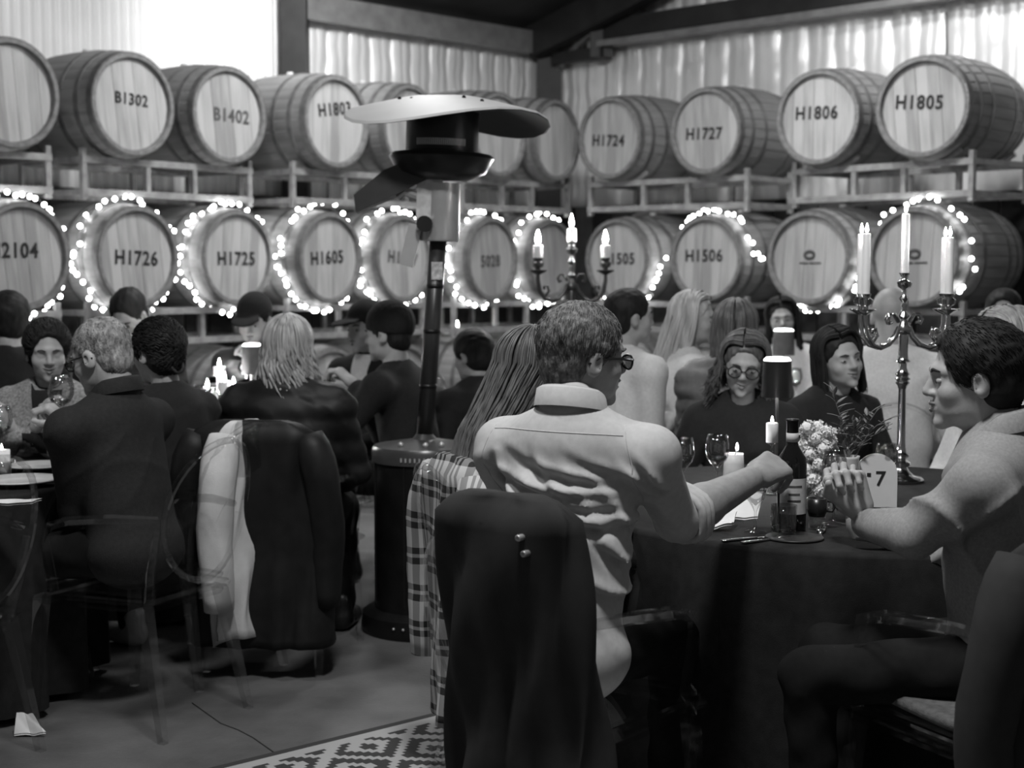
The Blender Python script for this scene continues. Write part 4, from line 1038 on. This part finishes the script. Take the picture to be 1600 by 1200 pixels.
g.loft(rings); q = g.build('seat_cushion', mat('grey_felt_cushion', .11, .9, 0, .3, 60, bump=.3, bscale=300)); q.location = c15.location; q.rotation_euler = c15.rotation_euler; tag(q, 'grey seat cushion under the man in the grey shirt', 'cushion')
c7 = chair_for(p7, 'clear plastic armchair of the blonde woman, hidden under her coat')
drape(c7, 'padded_coat', m_puffer, 'long black padded coat hanging behind the blonde woman', 'coat', top=.93, bot=.12, hw=(.22, .27), th=(.05, .13), seed=3)
chair_for(p3, 'empty-backed clear oval armchair of the silver-haired man')
pc = onz(14, 1165, 0); chair((pc[0]-.24, pc[1]-.10), R_(62), 'clear plastic armchair cut off by the left edge')
for q, lb in ((p1, 'the guest at the left edge'), (p2, 'the woman in tweed'), (p5, 'the dark-haired man by the barrels'), (p6, 'the man in the cap'), (p8, 'the man in the beanie'), (p9, 'the guest with the white collar'),
              (p10, 'the guest behind the heater pole'), (p13, 'the woman in round glasses'), (p14, 'the sleek-haired woman'), (p16, 'the man in the white jumper'), (p17, 'the pale blonde woman'),
              (p18, 'the guest in the quilted vest'), (p19, 'the woman behind the small lamp'), (p20, 'the bald man'), (p21, 'the guest below the rightmost barrel'), (p22, 'the guest with the topknot')):
    chair_for(q, 'clear plastic armchair under '+lb)

# ---------------------------------------------------------------- round tables under black cloths
def table(c, r, label, cl_label, seed):
    o = empty('round_table', (c[0], c[1], 0), 0, label, 'table', 'round dining tables')
    g = G(); g.lathe([(0, .72), (r-.02, .72), (r-.01, .73), (r-.01, .738), (0, .738)], 48); g.build('tabletop', mat('plywood_top', .3), o)
    for k in range(4):
        a = R_(45+90*k); g = G(); g.tube([(.55*r*math.cos(a), .55*r*math.sin(a), .72), (.62*r*math.cos(a), .62*r*math.sin(a), 0)], .016, 8); g.build('leg', m_steel_dark, o)
    g = G(); n = 160; rr = np.random.RandomState(seed); p0 = rr.rand()*6.28; rings = []
    def ring(rad, z, f): return [((rad+f*(math.sin(17*a+p0)+.5*math.sin(29*a+2*p0)))*math.cos(a), (rad+f*(math.sin(17*a+p0)+.5*math.sin(29*a+2*p0)))*math.sin(a), z) for a in np.linspace(0, 2*math.pi, n, endpoint=False)]
    rings = [ring(.3*r, .744, 0), ring(r-.02, .744, 0), ring(r, .741, 0), ring(r+.004, .730, .0), ring(r+.004, .60, .012), ring(r+.0, .35, .03), ring(r-.01, .03, .045)]
    g.loft(rings[::-1], caps=False); g.add(rings[0], [tuple(range(n))])
    cl = g.build('tablecloth', m_cloth); cl.location = (c[0], c[1], 0); tag(cl, cl_label, 'tablecloth', 'black tablecloths'); return o
TZ = .745
T1 = (1.06, 4.53); table(T1, .88, 'round table holding the tall silver candelabrum', 'black cloth over the table with the silver candelabrum', 1)
T2 = (-2.32, 5.02); table(T2, .84, 'round table of the silver-haired man', 'black cloth over the table cut by the left edge', 2)
T3 = (-1.42, 6.55); table(T3, .66, 'round table in front of the blonde woman', 'black cloth over the table in front of the blonde woman', 3)
T4 = (.86, 7.68); table(T4, .78, 'round table under the small glowing candelabrum', 'black cloth over the far table with the glowing candelabrum', 4)

# ---------------------------------------------------------------- rug
def rug():
    m = bpy.data.materials.new('woven_diamond_rug'); m.use_nodes = True; nt = m.node_tree; b = nt.nodes['Principled BSDF']; b.inputs['Roughness'].default_value = .95
    tc = nd(nt, 'ShaderNodeTexCoord'); sp = nd(nt, 'ShaderNodeSeparateXYZ'); nt.links.new(tc.outputs['Object'], sp.inputs[0])
    st = .018
    def q(c): return mth(nt, 'MULTIPLY', mth(nt, 'FLOOR', mth(nt, 'DIVIDE', c, st)), st)
    x = q(sp.outputs[0]); y = q(mth(nt, 'MULTIPLY', sp.outputs[1], 1.0)); per = .30
    def tri(c): return mth(nt, 'ABSOLUTE', mth(nt, 'SUBTRACT', mth(nt, 'FRACT', mth(nt, 'DIVIDE', c, per)), .5))
    d = mth(nt, 'ADD', tri(x), tri(y))                # 0 centre of a diamond, .5 on the lattice
    def band(lo, hi): return mth(nt, 'MULTIPLY', mth(nt, 'GREATER_THAN', d, lo), mth(nt, 'LESS_THAN', d, hi))
    k = mth(nt, 'MAXIMUM', mth(nt, 'LESS_THAN', d, .13), mth(nt, 'MAXIMUM', band(.27, .43), band(.57, .73)))
    k = mth(nt, 'MAXIMUM', k, mth(nt, 'GREATER_THAN', d, .87))
    e = mth(nt, 'GREATER_THAN', sp.outputs[1], -.03)
    e2 = mth(nt, 'MULTIPLY', mth(nt, 'GREATER_THAN', sp.outputs[1], -.075), mth(nt, 'LESS_THAN', sp.outputs[1], -.03))
    k = mth(nt, 'MAXIMUM', mth(nt, 'MULTIPLY', k, mth(nt, 'SUBTRACT', 1.0, e2)), e)
    nz = nd(nt, 'ShaderNodeTexNoise'); nz.inputs['Scale'].default_value = 300; bm_ = nd(nt, 'ShaderNodeBump'); bm_.inputs['Strength'].default_value = .4; bm_.inputs['Distance'].default_value = .004
    nt.links.new(nz.outputs['Fac'], bm_.inputs['Height']); nt.links.new(bm_.outputs[0], b.inputs['Normal'])
    nt.links.new(mixc(nt, k, .36, .035), b.inputs['Base Color'])
    a = onz(330, 1203, 0); c = onz(700, 1112, 0); d_ = c-a; rz = math.atan2(d_[1], d_[0])
    g = G(); g.box((.9, -.9, .004), (2.6, 1.8, .008)); o = g.build('woven_rug', m, None, False); o.location = (a[0], a[1], 0); o.rotation_euler = (0, 0, rz)
    tag(o, 'black and white woven rug with stepped diamonds on the concrete', 'rug')
rug()
# ---------------------------------------------------------------- tableware
m_silver = mat('polished_silver', .62, .16, 1, .1, 12)
m_wax = mat('white_candle_wax', .80, .5, 0, .04, 9); m_flame = glow_mat('candle_flame', 330)
m_wine = mat('red_wine', .008, .1); m_whitew = clear_mat('white_wine', .93, .05, .02)
m_bottle = mat('dark_bottle_glass', .006, .08, 0, .2, 9, spec=.6); m_foilcap = mat('bottle_capsule', .03, .3, .4)
m_label = mat('paper_bottle_label', .55, .6, 0, .12, 40); m_paper = mat('white_paper_napkin', .80, .8, 0, .04, 20)
m_china = mat('white_china', .72, .2, 0, .04, 9, coat=.3); m_steel = mat('cutlery_steel', .6, .22, 1, .1, 20)
m_leaf = mat('olive_leaf', .22, .6, 0, .4, 30); m_stem = mat('twig_bark', .12, .8); m_petal = mat('white_hydrangea_petals', .86, .7, 0, .06, 20)
def rootat(name, p, label, cat, group=None, rz=0): return empty(name, p, rz, label, cat, group)
def wineglass(p, label, h=.205, r=.037, fill=None, level=.35, tip=None, rz=0):
    o = rootat('wine_glass', p, label, 'glass', 'stemmed wine glasses', rz)
    b0 = h*.50
    prof = [(r*.95, .001), (r*.95, .003), (.006, .008), (.0036, .02), (.0036, b0-.012), (.009, b0), (r*.80, b0+.026), (r*1.0, b0+.052), (r*.97, h*.86), (r*.80, h), (r*.785, h), (r*.955, h*.86), (r*.985, b0+.052), (r*.78, b0+.027), (.0, b0+.004)]
    g = G(); g.lathe(prof, 24); g.build('glass_body', m_glass, o)
    if fill:
        zt = b0+.006+(h*.8-b0)*level; rt = r*np.interp(zt, [b0+.004, b0+.027, b0+.052, h*.86], [.1, .76, .965, .94])
        pr = [(0, b0+.006), (r*.70, b0+.027)]+([(r*.955, b0+.052)] if zt > b0+.056 else [])+[(rt, zt), (0, zt)]
        g = G(); g.lathe(pr, 20); g.build('wine', fill, o)
    if tip is not None: o.rotation_euler = tip
    return o
def tumbler(p, label, r=.036, h=.085, foot=False):
    o = rootat('tumbler', p, label, 'glass', 'short tumblers')
    g = G(); g.lathe([(0, .0), (r*.9, 0), (r*.92, .004), (r, h), (r-.003, h), (r*.86, .014), (0, .012)], 22); g.build('glass_body', m_glass, o)
    g = G(); g.lathe([(0, .014), (r*.86, .014), (r*.9, h*.35), (0, h*.35)], 18); g.build('water', m_whitew, o); return o
def bottle(p, label, h=.30, r=.038, m=None, lab=True, face=-90, cap=True):
    o = rootat('wine_bottle', p, label, 'bottle')
    g = G(); g.lathe([(0, 0), (r*.95, 0), (r, .006), (r, h*.60), (r*.92, h*.66), (r*.45, h*.76), (r*.37, h*.80), (r*.37, h*.985), (r*.42, h*.985), (r*.42, h), (0, h)], 28); g.build('glass_body', m or m_bottle, o)
    if cap: g = G(); g.lathe([(r*.40, h*.82), (r*.42, h*.985), (r*.45, h*.985), (r*.45, h+.001), (0, h+.002)], 20); g.build('capsule', m_foilcap, o); g = G(); g.lathe([(r*.405, h*.80), (r*.425, h*.80), (r*.425, h*.88), (r*.405, h*.88)], 20); g.build('neck_label', m_label, o)
    if lab:
        an = np.linspace(R_(face-62), R_(face+62), 18); g = G()
        g.grid(np.array([[((r+.0008)*math.cos(a), (r+.0008)*math.sin(a), z) for a in an] for z in (h*.16, h*.48)])); L = g.build('paper_label', m_label, o)
        for z in (.40, .33, .27):
            g = G(); w_ = (.5, .35, .42)[(z < .39)+(z < .3)]
            g.grid(np.array([[((r+.0013)*math.cos(a), (r+.0013)*math.sin(a), zz) for a in np.linspace(R_(face-62*w_), R_(face+62*w_), 8)] for zz in (h*z, h*z+.006)])); g.build('print_line', m_ink_soft, L)
    return o
def plate(p, label, r=.125):
    o = rootat('dinner_plate', p, label, 'plate', 'white plates'); g = G(); g.lathe([(0, .004), (r*.6, .004), (r*.95, .016), (r, .018), (r*.97, .021), (r*.62, .010), (0, .010)], 36); g.build('plate_body', m_china, o); return o
def cutlery(p, rz, kind, label):
    o = rootat(kind, p, label, kind, 'table cutlery', rz)
    g = G(); g.loft([[(x-wd, y*0+wd*0, 0) if 0 else (x, -wd, .001), (x, wd, .001), (x, wd, .004), (x, -wd, .004)] for x, wd in ((0, .009), (.02, .010), (.09, .005), (.11, .004))]); g.build('handle', m_steel, o)
    if kind == 'knife': g = G(); g.loft([[(x, -wd, .001), (x, wd*.6, .001), (x, wd*.6, .003), (x, -wd, .003)] for x, wd in ((.108, .006), (.13, .011), (.19, .010), (.215, .002))]); g.build('blade', m_steel, o)
    else:
        g = G(); g.loft([[(x, -wd, z), (x, wd, z), (x, wd, z+.003), (x, -wd, z+.003)] for x, wd, z in ((.108, .004, .001), (.13, .011, .006), (.155, .012, .006))]); nk = g.build('neck', m_steel, o)
        for k in range(4): g = G(); g.bar((.154, -.0095+.0063*k, .0075), (.20, -.0095+.0063*k, .005), .0025, .003); g.build('tine', m_steel, nk, False)
    return o
def napkin(p, label, pts, fold=.012, rz=0):
    o = rootat('paper_napkin', p, label, 'napkin', 'paper napkins', rz); g = G(); n = 14
    A, B, C, D = [np.array(q, float) for q in pts]; P = np.zeros((n, n, 3))
    for i, u in enumerate(np.linspace(0, 1, n)):
        for j, v in enumerate(np.linspace(0, 1, n)):
            q = (A*(1-u)+B*u)*(1-v)+(D*(1-u)+C*u)*v; q[2] += fold*abs(math.sin(5*u+3*v))*(.3+u); P[i, j] = q
    g.grid(P); Q = P.copy(); Q[:, :, 2] += .006; g.grid(Q[::-1]); 
    ob = g.build('folded_sheet', m_paper, o); return o
def candle_flame(o, p, s=1.0):
    g = G(); g.lathe([(0, 0), (.004*s, .006*s), (.0055*s, .013*s), (.003*s, .024*s), (0, .034*s)], 10); f = g.build('flame', m_flame, o); f.location = p; return f
def candelabrum(p, label, rz, m, lit=1.0, k=1.0, short=None, cr=.0135):
    o = rootat('candelabrum', p, label, 'candelabrum', None, rz); o.scale = (k, k, k)
    def bld(nm, g, par=o): return g.build(nm, m, par, ang=50)
    g = G(); g.lathe([(0, 0), (.075, 0), (.078, .008), (.07, .016), (.045, .022), (.030, .035), (.022, .05), (.034, .058), (.034, .066), (.018, .074), (.018, .085), (.0, .085)], 28); bld('foot', g)
    g = G(); g.lathe([(.018, .08), (.028, .088), (.028, .094), (.019, .10), (.015, .13), (.0125, .315), (.017, .33), (.024, .338), (.019, .345), (.026, .352), (.019, .36), (.025, .368), (.018, .376), (.013, .39), (.013, .405), (.026, .412), (.018, .42), (.016, .435), (.0165, .50), (.012, .51)], 24); bld('stem', g)
    g = G(); g.lathe([(.012, .50), (.024, .512), (.024, .528), (.014, .54), (.010, .555), (.020, .565), (.014, .578), (.008, .59), (.012, .60), (.008, .612), (.018, .625), (.008, .64), (.007, .655), (.022, .665), (.026, .68), (.014, .69), (.012, .70), (.020, .712), (0, .714)], 22); bld('upper_finial', g)
    cups = [(0, 0, .712, .20)]
    for a in (7, -13, 180-9, 180+12):
        ca, sa = math.cos(R_(a)), math.sin(R_(a))
        q = [(.018, .545), (.035, .572), (.052, .572), (.060, .555), (.054, .54), (.045, .545)]
        g = G(); g.tube([(r*ca, r*sa, z) for r, z in q], .006, 7); ar = bld('scroll', g)
        q = [(.018, .530), (.030, .498), (.055, .470), (.085, .458), (.115, .468), (.138, .500), (.146, .545), (.146, .585)]
        g = G(); g.tube([(r*ca, r*sa, z) for r, z in q], [.009, .009, .0085, .008, .0085, .009, .008, .006], 8); arm = bld('arm', g)
        q = [(.118, .475), (.098, .500), (.105, .525), (.120, .520), (.118, .508)]
        g = G(); g.tube([(r*ca, r*sa, z) for r, z in q], .005, 6); g.build('arm_scroll', m, arm)
        M = np.eye(4); M[:3, 3] = (.146*ca, .146*sa, 0)
        g = G(); g.lathe([(.006, .57), (.036, .586), (.038, .590), (.010, .592), (.010, .600), (.022, .606), (.024, .622), (.014, .630), (.020, .642), (0, .644)], 20, M); bld('candle_cup', g)
        cups.append((.146*ca, .146*sa, .642, .19+.012*(a > 100)))
    for (x, y, z, L) in cups:
        L = short or L; M = np.eye(4); M[:3, 3] = (x, y, 0); g = G(); g.lathe([(cr, z), (cr, z+L-.003), (cr*.8, z+L), (.003, z+L-.002), (0, z+L-.002)], 14, M); cd = g.build('candle', m_wax, o)
        g = G(); g.tube([(x, y, z+L-.004), (x+.001, y, z+L+.008)], .0012, 5); g.build('wick', m_ink, cd); candle_flame(cd, (x, y, z+L+.002), 1.0*lit)
    return o
def table_lamp(p, label, h=.42, r=.05, sh=.12, m=None, watt=8):
    o = rootat('table_lamp', p, label, 'lamp', 'cordless table lamps')
    g = G(); g.lathe([(0, 0), (.05, 0), (.05, .012), (.012, .018), (.006, .03), (.006, h-sh), (0, h-sh)], 24); g.build('stand', m_black, o, ang=40)
    g = G(); g.lathe([(r, h-sh), (r*.92, h), (r*.90, h), (r*.98, h-sh)], 28, close=True); g.build('shade', m or m_black, o, ang=50)
    lt = bpy.data.lights.new('lamp_bulb', 'POINT'); lt.energy = watt; lt.shadow_soft_size = .02; lo_ = bpy.data.objects.new('lamp_bulb', lt); col.objects.link(lo_); lo_.parent = o; lo_.location = (0, 0, h-sh*.9)
    g = G(); g.lathe([(0, h-.012), (r*.90, h-.012), (r*.90, h+.004), (r*.75, h+.012), (0, h+.015)], 24); g.build('diffuser', glow_mat('lamp_diffuser', 5), o)
    return o
def sprig(o, base, tipv, n, L, seed, leafm):
    rr = np.random.RandomState(seed); base = np.array(base, float); tipv = np.array(tipv, float)
    P = np.array([base+(tipv-base)*t+np.array([.012*math.sin(4*t+seed), .012*math.sin(3*t), .02*math.sin(math.pi*t)]) for t in np.linspace(0, 1, 8)])
    g = G(); g.tube(P, np.linspace(.0022, .001, 8), 5); st = g.build('twig', m_stem, o)
    for k in range(n):
        t = .25+.75*k/n; q = np.array([np.interp(t, np.linspace(0, 1, 8), P[:, i]) for i in range(3)]); a = rr.uniform(0, 6.28) if k % 2 else rr.uniform(0, 6.28)
        d = np.array([math.cos(a), math.sin(a), rr.uniform(.1, .9)]); d /= np.linalg.norm(d); l = link('leaf', leafm, o, q); l.rotation_euler = Vector(d).to_track_quat('X', 'Z').to_euler(); l.scale = (L*rr.uniform(.7, 1.2),)*3
g = G(); xs = np.linspace(0, 1, 6); ws = [.01, .10, .14, .12, .07, .005]
g.loft([[(x, -w_, .06*math.sin(3*x)), (x, 0, .06*math.sin(3*x)-.03), (x, w_, .06*math.sin(3*x)), (x, 0, .06*math.sin(3*x)+.012)] for x, w_ in zip(xs, ws)]); LEAF = g.mesh('leaf'); LEAF.materials.append(m_leaf)
def petal_ball():
    g = G(); rr = np.random.RandomState(5)
    for k in range(26):
        d = rr.normal(size=3); d /= np.linalg.norm(d); x, y, z = frame_from(d)
        for j in range(4):
            a = j*math.pi/2+rr.rand(); e = math.cos(a)*x+math.sin(a)*y; f = np.cross(d, e); c = d*.8
            P = [c, c+e*.20+f*.14+d*.10, c+e*.36+d*.16, c+e*.20-f*.14+d*.10]; g.add(P, [(0, 1, 2, 3)]); g.add([q-d*.02 for q in P], [(3, 2, 1, 0)])
    g.ball((0, 0, 0), .78, 10, 7); me = g.mesh('blossom', False); me.materials.append(m_petal); return me
BLOSSOM = petal_ball()

# --- table with the candelabrum
cpos = onz(1407, 752, TZ); candelabrum(cpos, 'tall silver five-light candelabrum with white candles on the near table', R_(4), m_silver, 1.0, .985)
bottle(onz(1236, 828, TZ), 'dark wine bottle with a cream label beside the reaching hand', .305, .040)
wineglass(onz(1066, 785, TZ), 'half-full white wine glass behind the rolled sleeve', .20, .038, m_whitew, .55)
wineglass(onz(1120, 782, TZ), 'stemmed glass beside the white candle jar', .205, .038, m_whitew, .5)
wineglass(onz(1180, 831, TZ), 'low stemmed glass standing by the napkin', .135, .032)
wineglass(onz(1302, 819, TZ), 'red wine glass in front of the white vase', .21, .036, m_wine, .22)
wineglass(onz(1384, 790, TZ), 'empty wine glass under the candelabrum beside the man in grey', .19, .035)
tumbler(onz(1224, 838, TZ), 'water tumbler in front of the bottle label')
g = G(); g.lathe([(0, 0), (.075, 0), (.078, .003), (.075, .006), (0, .006)], 30); o = g.build('coaster', mat('black_slate', .03, .4)); o.location = onz(1240, 840, TZ)+np.array([0, -.01, 0]); tag(o, 'round dark coaster under the water tumbler', 'coaster')
# white candle jar, pillar candle on a stem
o = rootat('candle_jar', onz(1146, 772, TZ), 'white frosted candle jar behind the forearm', 'candle'); g = G(); g.lathe([(0, 0), (.034, 0), (.036, .01), (.032, .10), (.030, .13), (.028, .13), (.030, .01)], 20); g.build('jar', mat('frosted_glass_jar', .75, .4), o); g = G(); g.lathe([(.029, .118), (0, .118)], 16); g.build('wax', m_wax, o); g = G(); g.tube([(.0, 0, .118), (.01, 0, .140)], .002, 5); g.build('wick', m_ink, o); candle_flame(o, (.01, 0, .138), .8)
o = rootat('pillar_candle', onz(1205, 772, TZ), 'short white pillar candle raised on a slim glass holder', 'candle'); g = G(); g.lathe([(0, 0), (.03, 0), (.03, .006), (.004, .012), (.003, .155), (.018, .165), (0, .166)], 18); g.build('holder', m_glass, o); g = G(); g.lathe([(0, .166), (.019, .166), (.0195, .226), (.017, .228), (.0, .226)], 18); g.build('candle', m_wax, o); candle_flame(o, (0, 0, .226), .7)
table_lamp(onz(1212, 744, TZ), 'black cordless lamp with glowing top on the candelabrum table', .40, .052, .125)
# hydrangeas
fp = onz(1276, 796, TZ); o = rootat('hydrangea_arrangement', fp, 'tall column of white hydrangeas beside the bottle', 'flowers')
g = G(); g.lathe([(0, 0), (.04, 0), (.042, .01), (.036, .05), (.05, .06), (.044, .06), (.03, .05)], 20); g.build('bowl', m_glass, o)
rr = np.random.RandomState(2)
for k in range(34):
    t = (k+.5)/34; a = k*2.4; r = .045*(.75+.3*rr.rand()); q = link('blossom', BLOSSOM, o, (r*math.cos(a), r*math.sin(a), .05+.20*t)); q.scale = (rr.uniform(.022, .030),)*3; q.rotation_euler = rr.rand(3)*6
# foliage in a white vase, number card
vp = onz(1322, 794, TZ); o = rootat('foliage_vase', vp, 'white ceramic vase of olive twigs beside the table number', 'vase')
g = G(); g.lathe([(0, 0), (.030, 0), (.036, .01), (.040, .08), (.036, .15), (.038, .158), (.034, .158), (.034, .02), (0, .01)], 24); g.build('vase', m_china, o)
for i, (dx, dy, dz) in enumerate(((-.03, .02, .36), (-.015, -.02, .28), (.07, .02, .29), (.12, .0, .24), (.10, .05, .30), (.03, .03, .26), (-.06, -.01, .24), (.15, .03, .27))):
    sprig(o, (0, 0, .13), (dx, dy, dz), 11 if i else 16, .045, i+1, LEAF)
o = rootat('table_number', onz(1368, 792, TZ), 'white arched table card printed with the number 7', 'sign', None, R_(-6))
n_ = 18; poly = [(-.062, 0), (.062, 0), (.062, .10)]+[(.062*math.cos(a), .10+.062*math.sin(a)) for a in np.linspace(0, math.pi, n_)[1:-1]]+[(-.062, .10)]
M = np.eye(4); M[:3, :3] = np.array([[1, 0, 0], [0, 0, -1], [0, 1, 0]]); g = G(); g.prism(poly, M, .005); g.build('card', m_paper, o, False)
me = text_mesh('7', .062, .0008, .01); me.materials.append(m_ink); q = link('numeral', me, o, (.012, -.0062, .085)); q.rotation_euler = (math.pi/2, 0, 0)
g = G(); g.box((-.022, -.0055, .098), (.012, .002, .011)); g.build('printed_mark', m_ink, o, False)
# cup
o = rootat('black_cup', onz(1276, 826, TZ), 'small black cup with a handle on a glass stand', 'cup'); g = G(); g.lathe([(0, 0), (.022, 0), (.024, .03), (.022, .034), (0, .034)], 18); g.build('stand', m_glass, o)
g = G(); g.lathe([(0, .035), (.022, .035), (.027, .05), (.028, .085), (.025, .085), (.024, .05), (0, .045)], 20); g.build('cup', m_black, o); g = G(); g.tube([(.026, 0, .078), (.044, 0, .074), (.048, 0, .06), (.042, 0, .048), (.026, 0, .050)], .004, 7); g.build('handle', m_black, o)
napkin(onz(1062, 828, TZ+.004), 'white napkin spread under the forearm of the grey-haired man', ((0, 0, 0), (.14, -.01, .0), (.17, .09, .02), (.03, .06, 0)))
napkin(onz(1128, 812, TZ+.004), 'white napkin standing folded beside the wine bottle', ((0, 0, 0), (.10, -.01, .0), (.13, .06, .085), (.04, .06, .02)), .004)
cutlery(onz(1128, 846, TZ), R_(24), 'knife', 'steel knife at the near table edge below the bottle'); cutlery(onz(1160, 849, TZ), R_(30), 'fork', 'steel fork at the near table edge below the bottle')
cutlery(onz(1278, 846, TZ), R_(75), 'fork', 'steel fork beside the black cup'); cutlery(onz(1424, 845, TZ), R_(8), 'knife', 'steel knife behind the elbow of the man in grey')
# --- left table
plate(onz(60, 734, TZ), 'white plate farther from the silver-haired man', .11); plate(onz(32, 757, TZ), 'white plate nearer the silver-haired man', .13)
napkin(onz(-30, 790, TZ+.002), 'white napkin at the near edge of the left table', ((0, 0, 0), (.13, -.0, 0), (.16, .08, .0), (.02, .08, 0)), .003)
cutlery(onz(62, 757, TZ), R_(6), 'knife', 'steel knife beside the nearer plate'); napkin(onz(108, 737, TZ+.002), 'small white card by the silver-haired man', ((0, 0, 0), (.05, .0, 0), (.05, .05, .0), (.0, .05, 0)), .002)
o = rootat('votive_candle', onz(4, 748, TZ), 'square white candle in a glass at the left edge', 'candle'); g = G(); g.lathe([(0, 0), (.03, 0), (.032, .06), (.029, .06), (.028, .01)], 18); g.build('holder', m_glass, o); g = G(); g.lathe([(0, .012), (.027, .012), (.027, .10), (0, .10)], 18); g.build('candle', m_wax, o); candle_flame(o, (0, 0, .10), .6)
wineglass(onz(3, 728, TZ), 'wine glass standing at the left edge of the picture', .22, .042, m_whitew, .4)
wineglass(at(92, 688, 5.06), 'large wine glass held up by the silver-haired man', .225, .044, m_whitew, .35, (R_(4), R_(5), 0))
# --- middle table
bottle(onz(334, 668, TZ), 'clear spirits bottle among candles on the middle table', .23, .038, clear_mat('clear_bottle', .85, .12), True)
for i, (x, y, h_) in enumerate(((352, 664, .20), (344, 650, .24), (366, 655, .16), (325, 655, .15))):
    o = rootat('pillar_candle', onz(x, y, TZ), ('lit white candle nearest the blonde woman on the middle table', 'tallest lit candle on the middle table', 'short lit candle left of the blonde hair', 'short lit candle behind the spirits bottle')[i], 'candle', 'candles on the middle table')
    g = G(); g.lathe([(0, 0), (.03, 0), (.03, h_), (.027, h_+.002), (0, h_-.004)], 18); g.build('candle', m_wax, o); candle_flame(o, (0, 0, h_-.004), 1.4)
wineglass(onz(312, 672, TZ), 'wine glass beside the spirits bottle', .2, .036, m_whitew, .5); wineglass(onz(558, 668, TZ), 'small glass near the beanie man', .18, .034, m_whitew, .4)
table_lamp(onz(395, 662, TZ), 'lamp with a grey shade on the middle table', .36, .048, .13, mat('grey_lampshade', .16, .6))
# --- far table
candelabrum((at(893, 420, 7.55)[0], 7.55, TZ), 'small dark candelabrum with glowing candles on the far table', R_(2), mat('dark_pewter', .10, .3, .7), 1.8, 1.2, .055, .020)
table_lamp((at(1226, 420, 7.35)[0], 7.35, TZ), 'cordless lamp with grey shade on the far table', .405, .055, .12, mat('grey_lampshade', .16, .6))
for i, (x, Y) in enumerate(((1036, 7.25), (1052, 7.4), (1068, 7.2), (1245, 7.5))):
    wineglass((at(x, 420, Y)[0], Y, TZ), ('wine glass left of three on the far table', 'middle wine glass of three on the far table', 'wine glass nearest the quilted vest on the far table', 'wine glass beside the far table lamp')[i], .21, .038, m_whitew, .4)
plate((at(1040, 420, 7.1)[0], 7.12, TZ), 'white plate on the far table by the reaching arm', .11)
o = rootat('votive_candle', BOTB[5].location+Matrix.Rotation(ANG[5], 3, 'Z') @ Vector((0, .36, 0))+Vector((0, 0, BR-.006)), 'bright little candle on a bottom row barrel behind the heater pole', 'candle'); g = G(); g.lathe([(0, 0), (.03, 0), (.03, .07), (0, .07)], 14); g.build('candle', m_wax, o); candle_flame(o, (0, 0, .068), 1.3)
# --- on the floor at the left
q = onz(22, 1152, 0); napkin(q+np.array([0, 0, .004]), 'dropped white napkin on the concrete by the left chair', ((0, 0, 0), (.10, .0, .0), (.05, .03, .05), (.0, .03, .06)), .006)
